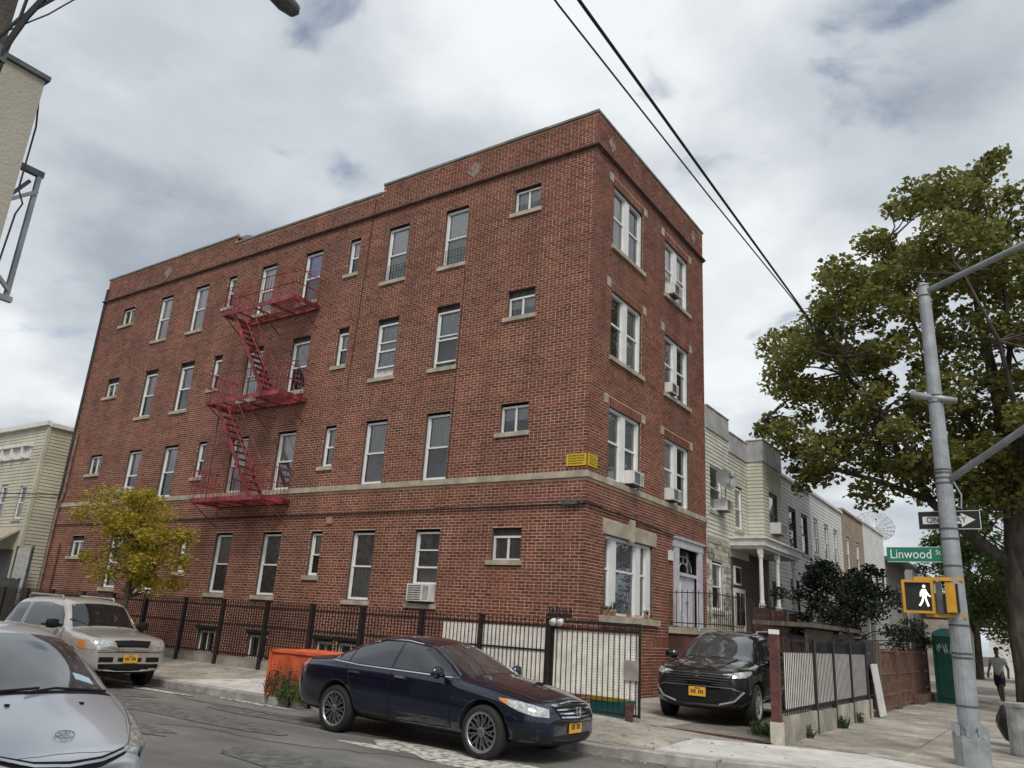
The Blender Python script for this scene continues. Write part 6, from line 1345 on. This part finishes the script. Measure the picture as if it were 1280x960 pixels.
# --- silver hatchback at the lower left
m_silver = M('paint_silver', (.62, .65, .69), .28, metal=.45, coat=.9)
def silver_detail(t, body, add, line, hit):
    for s in (1, -1):
        add('side_window', [(.95, 1.0), (.6, 1.17), (.2, 1.30), (-.25, 1.355)], [(.95, .985), (.6, .985), (.2, .985), (-.25, .99)], 'y', s, m_carglass, .008, 5); add('side_window', [(-.32, 1.36), (-.8, 1.33), (-1.2, 1.24)], [(-.32, .99), (-.8, 1.0), (-1.15, 1.03)], 'y', s, m_carglass, .008, 5)
        for P in ([(.98, .96), (1.0, .6), (.95, .34)], [(-.28, .97), (-.27, .7), (-.28, .34)], [(.95, .34), (-.9, .34)]): line('door_seam', P, 'y', s, m_blackpl, .010, .0005)
        add('headlight', [(2.13, s*.43), (2.04, s*.525), (1.85, s*.625), (1.45, s*.73)], [(2.08, s*.655), (1.98, s*.715), (1.82, s*.755), (1.5, s*.765)], 'z', 1, m_lamp, .008, 5)
        line('lamp_edge', [(2.14, s*.42), (2.05, s*.515), (1.85, s*.615), (1.43, s*.725)], 'z', 1, m_steel, .005, .006)
        if s > 0: continue
        mi = MB(Matrix.Translation((.80, s*.93, 1.0)) @ Matrix.Diagonal((.5, .9, .7, 1))); mi.lathe([(.001, -.12), (.10, -.10), (.12, 0), (.10, .10), (.001, .12)], 14, (0, 0, 0), 'y'); mi.build('mirror', m_silver, t, local=True, smooth=True)
    add('windshield', [(1.26, -.64), (1.33, -.3), (1.35, 0), (1.33, .3), (1.26, .64)], [(.36, -.53), (.38, -.3), (.38, 0), (.38, .3), (.36, .53)], 'z', 1, m_wsglass, .003, 10, m=4)
    add('cowl', [(1.30, -.66), (1.37, -.3), (1.39, 0), (1.37, .3), (1.30, .66)], [(1.26, -.65), (1.33, -.3), (1.35, 0), (1.33, .3), (1.26, .65)], 'z', 1, m_blackpl, .006, 2, m=4)
    add('grille', [(-.53, .615), (-.25, .558), (0, .545), (.25, .558), (.53, .615)], [(-.46, .55), (-.25, .485), (0, .465), (.25, .485), (.46, .55)], 'x', 1, m_blackpl, .006, 2)
    line('grille_bar', [(-.51, .588), (-.25, .53), (0, .515), (.25, .53), (.51, .588)], 'x', 1, m_chr2, .02, .012)
    add('lower_intake', [(-.50, .40), (0, .40), (.50, .40)], [(-.44, .26), (0, .25), (.44, .26)], 'x', 1, m_blackpl, .004, 3)
    h = hit(2.02, 0, 'z', 1); oval_badge(t, h[0].x+.02, 0, h[0].z+.012, m_chr2, 1.0, R(-62)) 
    for y in (-.70, .70): line('hood_seam', [(1.32, y*.93), (1.7, y*.9), (1.95, y*.78)], 'z', 1, m_steel, .004, 0)
    line('hood_seam', [(2.13, -.46), (2.165, -.2), (2.17, 0), (2.165, .2), (2.13, .46)], 'z', 1, m_steel, .004, 0)
    wq = MB()
    for P in ([(1.40, -.10), (1.33, .15), (1.26, .62)], [(1.39, -.6), (1.34, -.35), (1.33, .02)]):
        for off in (.02,): 
            Q = [hit(u, v, 'z', 1) for u, v in P]; wq.tube([q[0]+q[1]*.022 for q in Q if q], .011, 5)
    wq.build('wiper', m_blackpl, t, local=True)
    nz = MB()
    for y in (-.28, .30): q = hit(1.55, y, 'z', 1); nz.box(q[0].x-.02, q[0].x+.02, y-.015, y+.015, q[0].z-.01, q[0].z+.012)
    nz.build('washer_nozzle', m_blackpl, t, local=True)
    q = [hit(1.12+.0*k, .42+.0, 'z', 1) for k in range(1)]; add('sticker', [(1.12, .40), (1.14, .56)], [(1.03, .40), (1.05, .55)], 'z', 1, M('sticker', (.45, .62, .70), .5), .006, 2)
S_silver = dict(paint=m_silver, wb=2.7, rw=.315, track=.74, hb=.05, bow=.22,
    xs=[2.23, 2.215, 2.16, 2.02, 1.8, 1.55, 1.38, 1.2, .9, .6, .36, .1, -.2, -.6, -1.0, -1.4, -1.75, -2.0, -2.15, -2.2],
    W=[(2.23, .50), (2.215, .60), (2.16, .70), (2.02, .78), (1.8, .82), (1.4, .85), (-1.4, .86), (-2.0, .80), (-2.2, .66)],
    top=[(2.23, .46), (2.215, .54), (2.16, .625), (2.02, .715), (1.8, .81), (1.55, .895), (1.38, .95), (1.2, 1.03), (.9, 1.18), (.6, 1.315), (.36, 1.40), (.1, 1.455), (-.2, 1.48), (-.6, 1.475), (-1.0, 1.42), (-1.4, 1.32), (-1.75, 1.20), (-2.0, 1.1), (-2.15, .98), (-2.2, .8)],
    sh=[(2.23, .44), (2.215, .50), (2.16, .565), (2.02, .64), (1.8, .74), (1.4, .87), (0, .95), (-1.4, 1.0), (-2.0, 1.0), (-2.2, .7)],
    zb=[(2.23, .28), (2.16, .2), (-2.0, .22), (-2.2, .4)], wr=[(1.3, .70), (.36, .60), (-.3, .58), (-1.4, .56)], detail=silver_detail, rim=rim_mesh(m_galv, m_galv, 6, False))
make_car('silver_hatchback', 'silver hatchback cropped at the lower left corner of the picture', S_silver, (-.35, -10.55, 0), R(-4.5), .95)
# --- dark car far left, behind the beige one
def dark_detail(t, body, add, line, hit):
    for s in (1, -1):
        add('side_window', [(.76, 1.20), (.60, 1.42), (.38, 1.58), (-.18, 1.63)], [(.76, 1.155), (.6, 1.15), (.3, 1.15), (-.18, 1.15)], 'y', s, m_carglass, .008, 5); add('headlight', [(.06, .955), (.53, .955)], [(.06, .79), (.50, .78)], R(25), s, m_lamp, .008, 4)
        mi = MB(Matrix.Translation((.74, s*1.03, 1.22)) @ Matrix.Diagonal((.55, 1.1, .85, 1))); mi.lathe([(.001, -.13), (.10, -.11), (.12, 0), (.10, .10), (.001, .12)], 14, (0, 0, 0), 'y'); mi.build('mirror', m_blackpl, t, local=True)
    add('windshield', [(.98, -.70), (.98, 0), (.98, .70)], [(.50, -.60), (.50, 0), (.50, .60)], 'z', 1, m_carglass, .003, 8, m=6)
    add('grille', [(-.40, .955), (0, .97), (.40, .955)], [(-.31, .79), (0, .78), (.31, .79)], 'x', 1, m_blackpl, .022, 3)
S_dark = dict(S_beige); S_dark['paint'] = M('paint_dark_green', (.010, .014, .013), .2, coat=1.0); S_dark['detail'] = dark_detail
make_car('dark_suv', 'dark parked car at the far left edge behind the beige one', S_dark, (-17.6, -4.75, 0), R(0), .92)
# ------------------------------------------------------------------ signal pole with its signs
PB = Vector((6.60, -.55, .13))
sp = thing('signal_pole', 'grey steel signal pole with luminaire and mast arms at the corner', 'pole', tuple(PB))
m_pole = M('pole_paint', (.33, .355, .375), .5, metal=.25, var=.16, scale=5, bump=.05)
pm = MB(); pm.tube([(PB.x, PB.y, .55), (PB.x, PB.y, 7.48)], [.145, .088], 16); pm.tube([(PB.x, PB.y, 7.48), (PB.x, PB.y, 7.55)], [.10, .03], 14); pm.build('shaft', m_pole, sp, smooth=False)
bs = MB(); bs.prism([(PB.x+.24*math.cos(a*math.pi/4+.39), PB.y+.24*math.sin(a*math.pi/4+.39)) for a in range(8)], .10, .56); bs.prism([(PB.x+.20*math.cos(a*math.pi/4+.39), PB.y+.20*math.sin(a*math.pi/4+.39)) for a in range(8)], .56, .62)
for a in range(8): bs.box(PB.x+.2*math.cos(a*.785)-.03, PB.x+.2*math.cos(a*.785)+.03, PB.y+.2*math.sin(a*.785)-.03, PB.y+.2*math.sin(a*.785)+.03, .56, .70)
bs.build('base', m_pole, sp)
def prad(z): return .145+(.088-.145)*(z-.55)/6.93
for z in (.95, 1.6, 1.66, 2.05, 2.9, 3.3, 3.45, 4.15, 4.23, 4.31, 4.36, 5.45, 5.56, 7.3): r = prad(z); MB().lathe([(r, -.012), (r+.008, -.012), (r+.008, .012), (r, .012)], 16, (PB.x, PB.y, z)).build('strap', m_steel, sp)
def arm(nm, a, b, r0, r1): MB().tube([a, Vector(a).lerp(Vector(b), .5)+Vector((0, 0, .02)), b], [r0, (r0+r1)/2, r1], 10).build(nm, m_pole, sp, smooth=True)
A1 = Vector((math.sin(R(110)), math.cos(R(110)), 0))
arm('luminaire_arm', PB+Vector((0, 0, 7.24)), PB+A1*4.6+Vector((0, 0, 8.1)), .05, .04); arm('mast_arm', PB+Vector((0, 0, 4.02)), PB+A1*5.2+Vector((0, 0, 6.9)), .055, .045)
hb = MB(); hb.lathe([(.001, -.15), (.05, -.13), (.06, 0), (.05, .13), (.001, .15)], 10, (PB.x+.10, PB.y-.08, 5.50), 'x'); cmr = MB(); cmr.tube([(PB.x-.34, PB.y-.05, 5.62), (PB.x, PB.y-.05, 5.52), (PB.x+.30, PB.y-.05, 5.44)], [.055, .06, .05], 10); cmr.build('detector_tube', m_pole, sp, smooth=True)
MB().tube([(PB.x+.12, PB.y-.05, 4.2), (PB.x+.22, PB.y-.08, 3.95), (PB.x+.2, PB.y-.08, 3.75), (PB.x+.12, PB.y-.05, 3.8)], .012, 5).build('loose_conduit', m_pole, sp)
# facing matrix: signs face the camera side (-Y) squarely along X
def facing(c, rz=0.0): return Matrix.Translation(c) @ Matrix.Rotation(rz, 4, 'Z') @ Matrix.Rotation(math.pi/2, 4, 'X')
ow = thing('one_way_sign', 'black and white one way arrow sign on the signal pole', 'sign', (6.60, -.36, 3.61))
yb = PB.y+.17
def plate_w(x0, x1, z0, z1, y0, y1): return MB().box(x0, x1, y0, y1, z0, z1)
plate_w(6.17, 7.02, 3.47, 3.755, yb, yb+.006).build('panel', m_signk, ow)
b = MB(); 
for (x0, x1, z0, z1) in ((6.17, 7.02, 3.47, 3.479), (6.17, 7.02, 3.746, 3.755), (6.17, 6.179, 3.479, 3.746), (7.011, 7.02, 3.479, 3.746)): b.box(x0, x1, yb-.002, yb-.0003, z0, z1)
b.build('border', m_signw, ow)
MB().prism([(6.235, 3.555), (6.765, 3.555), (6.765, 3.505), (6.95, 3.612), (6.765, 3.72), (6.765, 3.67), (6.235, 3.67)], yb-.004, yb-.0008, 'y').build('arrow', m_signw, ow)
text_obj('word', 'ONE WAY', .125, m_signk, ow, facing((6.56, yb-.006, 3.6125)), .94)
ls = thing('street_sign', 'green Linwood St street name sign hung on the signal pole', 'sign', (6.2, -.36, 3.07))
yl = PB.y-.01
plate_w(5.71, 6.56, 2.955, 3.185, yl-.004, yl).build('panel', m_green, ls)
b = MB()
for z0, z1 in ((2.955, 2.962), (3.178, 3.185)): b.box(5.71, 6.56, yl-.0055, yl-.0042, z0, z1)
b.build('border', m_signw, ls)
text_obj('word', 'Linwood', .20, m_signw, ls, facing((6.045, yl-.007, 3.07)), .83); text_obj('word', 'St', .10, m_signw, ls, facing((6.425, yl-.007, 3.10)), .9)
# second street blade edge-on behind the pole
# pedestrian signal
ps = thing('pedestrian_signal', 'yellow pedestrian signal showing the lit white walking figure', 'pedestrian signal', (6.2, -.6, 2.43))
y0 = PB.y-.30
MB().box(5.935, 6.335, y0+.02, y0+.20, 2.20, 2.655).build('housing', m_sigyel, ps)
fr = MB()
for (x0, x1, z0, z1) in ((5.925, 6.345, 2.19, 2.225), (5.925, 6.345, 2.63, 2.665), (5.925, 5.96, 2.225, 2.63), (6.31, 6.345, 2.225, 2.63)): fr.box(x0, x1, y0-.035, y0+.019, z0, z1)
fr.build('door_frame', m_sigyel, ps)
MB().box(5.96, 6.31, y0+.012, y0+.0185, 2.225, 2.63).build('screen', M('signal_screen', (.022, .022, .024), .35), ps)
wk = MB(); c0 = (6.215, 2.44)
def wp2(P): wk.prism([(c0[0]+a*.165, c0[1]+b*.175) for a, b in P], y0+.007, y0+.0115, 'y')
wp2([(.02+.14*math.cos(k*.785), .78+.15*math.sin(k*.785)) for k in range(8)])
wp2([(-.16, .56), (.16, .56), (.2, .1), (.16, -.15), (-.18, -.15), (-.2, .1)]); wp2([(-.18, -.13), (-.02, -.13), (-.10, -.45), (-.36, -.86), (-.52, -.80), (-.28, -.42)]); wp2([(.0, -.13), (.16, -.13), (.26, -.5), (.36, -.82), (.2, -.88), (.08, -.5)])
wp2([(.14, .5), (.16, .32), (.34, .12), (.54, .02), (.5, -.1), (.26, 0)]); wp2([(-.16, .55), (-.34, .3), (-.38, -.05), (-.26, -.08), (-.22, .2), (-.12, .3)])
wk.build('walking_figure', M('walk_white', (1, .94, .82), .5, emit=.72), ps)
MB().box(6.36, 6.44, y0+.10, y0+.16, 2.2, 2.66).build('bracket', m_steel, ps)
MB().bar((6.08, y0+.12, 2.695), (6.72, y0+.22, 2.70), .05, .05).build('bracket_arm', m_sigyel, ps); MB().bar((6.2, y0+.12, 2.175), (6.72, y0+.22, 2.17), .05, .05).build('bracket_arm', m_sigyel, ps)
p2 = thing('pedestrian_signal', 'second yellow pedestrian signal seen edge on behind the lit one', 'pedestrian signal', (6.55, -.6, 2.43)); MB().box(6.49, 6.62, y0+.05, y0+.40, 2.22, 2.64).build('housing', m_sigyel, p2); MB().box(6.6205, 6.65, y0+.06, y0+.39, 2.23, 2.63).build('visor', m_signk, p2)
# --- overhead wires
wi = MB(); wi.tube([(4.25, -22, 8.55), (4.1, -8, 8.5), (3.95, -3, 8.72), (3.75, 2.75, 9.05), (3.2, 22, 9.7), (2.8, 45, 9.6)], .022, 6); tag(wi.build('power_line', m_wire), 'thick black overhead cable running from the top of the picture into the sycamore', 'cable')
wi = MB(); wi.tube([(4.05, -22, 8.55), (3.86, -8.0, 8.5), (3.80, -3, 8.70), (3.74, 2.75, 9.0), (3.1, 22, 9.6), (2.7, 45, 9.5)], .013, 5); tag(wi.build('power_line', m_wire), 'thin overhead wire just left of the thick cable', 'cable')
wi = MB(); wi.tube([(-21.6, -.1, 5.15), (-26, -2.0, 5.1), (-34, -4.4, 5.3)], .02, 5).tube([(-21.6, -.1, 5.05), (-27, -2.2, 4.85), (-34, -4.6, 5.0)], .014, 5); tag(wi.build('service_wire', m_wire), 'pair of service wires running left from the end of the brick building', 'cable')
wi = MB(); wi.tube([(6.66, -.55, 5.55), (9, -.7, 6.4), (14, -1, 7.3)], .008, 5).tube([(6.7, -.55, 5.45), (9, -.7, 5.85), (14, -1, 6.4)], .008, 5); tag(wi.build('span_wire', m_wire), 'two thin span wires running right from the signal pole', 'cable')
# --- walking person
pe = thing('person', 'person in grey shirt and dark shorts walking up the pavement beside the tree', 'person', (6.02, 17.6, .15), R(-12))
def skin(name, chain, mat, parent, root=0, lvl=2):
    V = [c[0] for c in chain['v']]; me = bpy.data.meshes.new(name); me.from_pydata(V, chain['e'], [])
    o = bpy.data.objects.new(name, me); C.objects.link(o); o.modifiers.new('k', 'SKIN')
    for sv_, c in zip(me.skin_vertices[0].data, chain['v']): sv_.radius = (c[1], c[2] if len(c) > 2 else c[1]); sv_.use_root = False
    me.skin_vertices[0].data[root].use_root = True
    s = o.modifiers.new('s', 'SUBSURF'); s.levels = lvl; s.render_levels = lvl; bpy.context.view_layer.update()
    m2 = bpy.data.meshes.new_from_object(o.evaluated_get(bpy.context.evaluated_depsgraph_get())); bpy.data.objects.remove(o); m2.materials.clear(); m2.materials.append(mat)
    m2.polygons.foreach_set('use_smooth', [True]*len(m2.polygons)); return link(name, m2, parent)
m_skin = M('skin_brown', (.12, .066, .045), .55); 
v = [((0, 0, .95), .125, .10), ((0, -.01, 1.15), .13, .10), ((0, -.0, 1.36), .155, .10), ((0, .01, 1.46), .07, .06), ((0, -.01, 1.52), .052), ((0, -.02, 1.58), .07, .075), ((0, -.025, 1.67), .08, .095), ((0, -.01, 1.74), .055, .065)]
e = [(0, 1), (1, 2), (2, 3), (3, 4), (4, 5), (5, 6), (6, 7)]
def limb(root, P, ):
    last = root
    for p in P: v.append(p); e.append((last, len(v)-1)); last = len(v)-1
    return last
for s, sw_ in ((1, 1), (-1, -1)):
    limb(2, [((s*.18, 0, 1.40), .06), ((s*.23, .02+sw_*.04, 1.20), .045), ((s*.25, .03+sw_*.10, 1.10), .042), ((s*.255, -.02+sw_*.16-.06, .94), .034), ((s*.25, -.06+sw_*.16-.03, .87), .028, .04), ((s*.25, -.08+sw_*.16-.03, .80), .02, .035)])
    a = limb(0, [((s*.09, -.0, .88), .095), ((s*.095, -sw_*.12, .62), .072), ((s*.095, -sw_*.16, .48), .058), ((s*.095, -sw_*.16+(.10 if sw_ < 0 else .02), .28), .05), ((s*.095, -sw_*.16+(.20 if sw_ < 0 else .02), .10), .036), ((s*.10, -sw_*.16+(.18 if sw_ < 0 else -.04), .05), .04, .035), ((s*.105, -sw_*.16+(.10 if sw_ < 0 else -.16), .035), .04, .025)])
body_p = skin('body', {'v': v, 'e': e}, m_skin, pe, 0, 2)
tv = [((0, 0, .84), .165, .135), ((0, -.01, 1.12), .155, .125), ((0, 0, 1.34), .18, .125), ((0, .01, 1.44), .095, .085)]; te = [(0, 1), (1, 2), (2, 3)]
for s in (1, -1): k_ = len(tv); tv += [((s*.19, .0, 1.39), .075), ((s*.232, .02+s*.03, 1.22), .068)]; te += [(2, k_), (k_, k_+1)]
skin('t_shirt', {'v': tv, 'e': te}, M('grey_shirt', (.40, .39, .40), .9, var=.15, scale=9), pe, 0, 2)
sv2 = [((0, 0, .94), .155, .125), ((0, 0, .86), .13, .115)]; se = [(0, 1)]
for s, sw_ in ((1, 1), (-1, -1)): k_ = len(sv2); sv2 += [((s*.095, -sw_*.03, .80), .10), ((s*.10, -sw_*.13, .54), .092)]; se += [(1, k_), (k_, k_+1)]
skin('shorts', {'v': sv2, 'e': se}, M('navy_shorts', (.012, .015, .03), .9), pe, 0, 2)
hr = MB(Matrix.Translation((0, -.012, 1.70)) @ Matrix.Diagonal((.086, .102, .085, 1))); hr.lathe([(.98, -.1), (1.02, .2), (.85, .65), (.5, .95), (.001, 1.06)], 14); hr.build('hair', M('dark_hair', (.01, .009, .009), .8), pe, local=True, smooth=True)
fc_ = MB(); fc_.lathe([(.001, -.02), (.016, 0), (.001, .03)], 8, (0, -.115, 1.645)); 
for s in (1, -1): fc_.lathe([(.001, -.008), (.012, 0), (.001, .008)], 8, (s*.032, -.108, 1.67))
fc_.build('face', M('eye_dark', (.03, .018, .014), .4), pe, local=True)
for s, sw_ in ((1, 1), (-1, -1)): yy = -sw_*.16; sh_ = MB(); q = (.12 if sw_ < 0 else -.10); sh_.prism([(s*.105-.05, yy+q-.13), (s*.105+.05, yy+q-.13), (s*.105+.05, yy+q+.14), (s*.105-.05, yy+q+.14)], .0, .075); sh_.build('shoe', m_signw, pe, local=True)
# --- distant things across the end of the avenue so that the horizon is closed
for k, (x, y, w_, h, lab) in enumerate([(-46, 2, 11, 8.5, 'plain far house beyond the ivory one'), (-62, 0, 12, 9.5, 'farthest house down the avenue')]):
    t = thing('far_house', lab, 'house', (x, y, .1)); MB().box(x-w_/2, x+w_/2, y, y+12, .1, h).build('wall', m_sidD if k else m_sidC, t)
    for j in range(3): wn = MB().box(x-w_/2+1.5+j*3, x-w_/2+2.5+j*3, y-.06, y, 4.6, 6.1).build('window', m_white, t); MB().box(x-w_/2+1.6+j*3, x-w_/2+2.4+j*3, y-.08, y-.062, 4.7, 6.0).build('pane', m_carglass, wn)
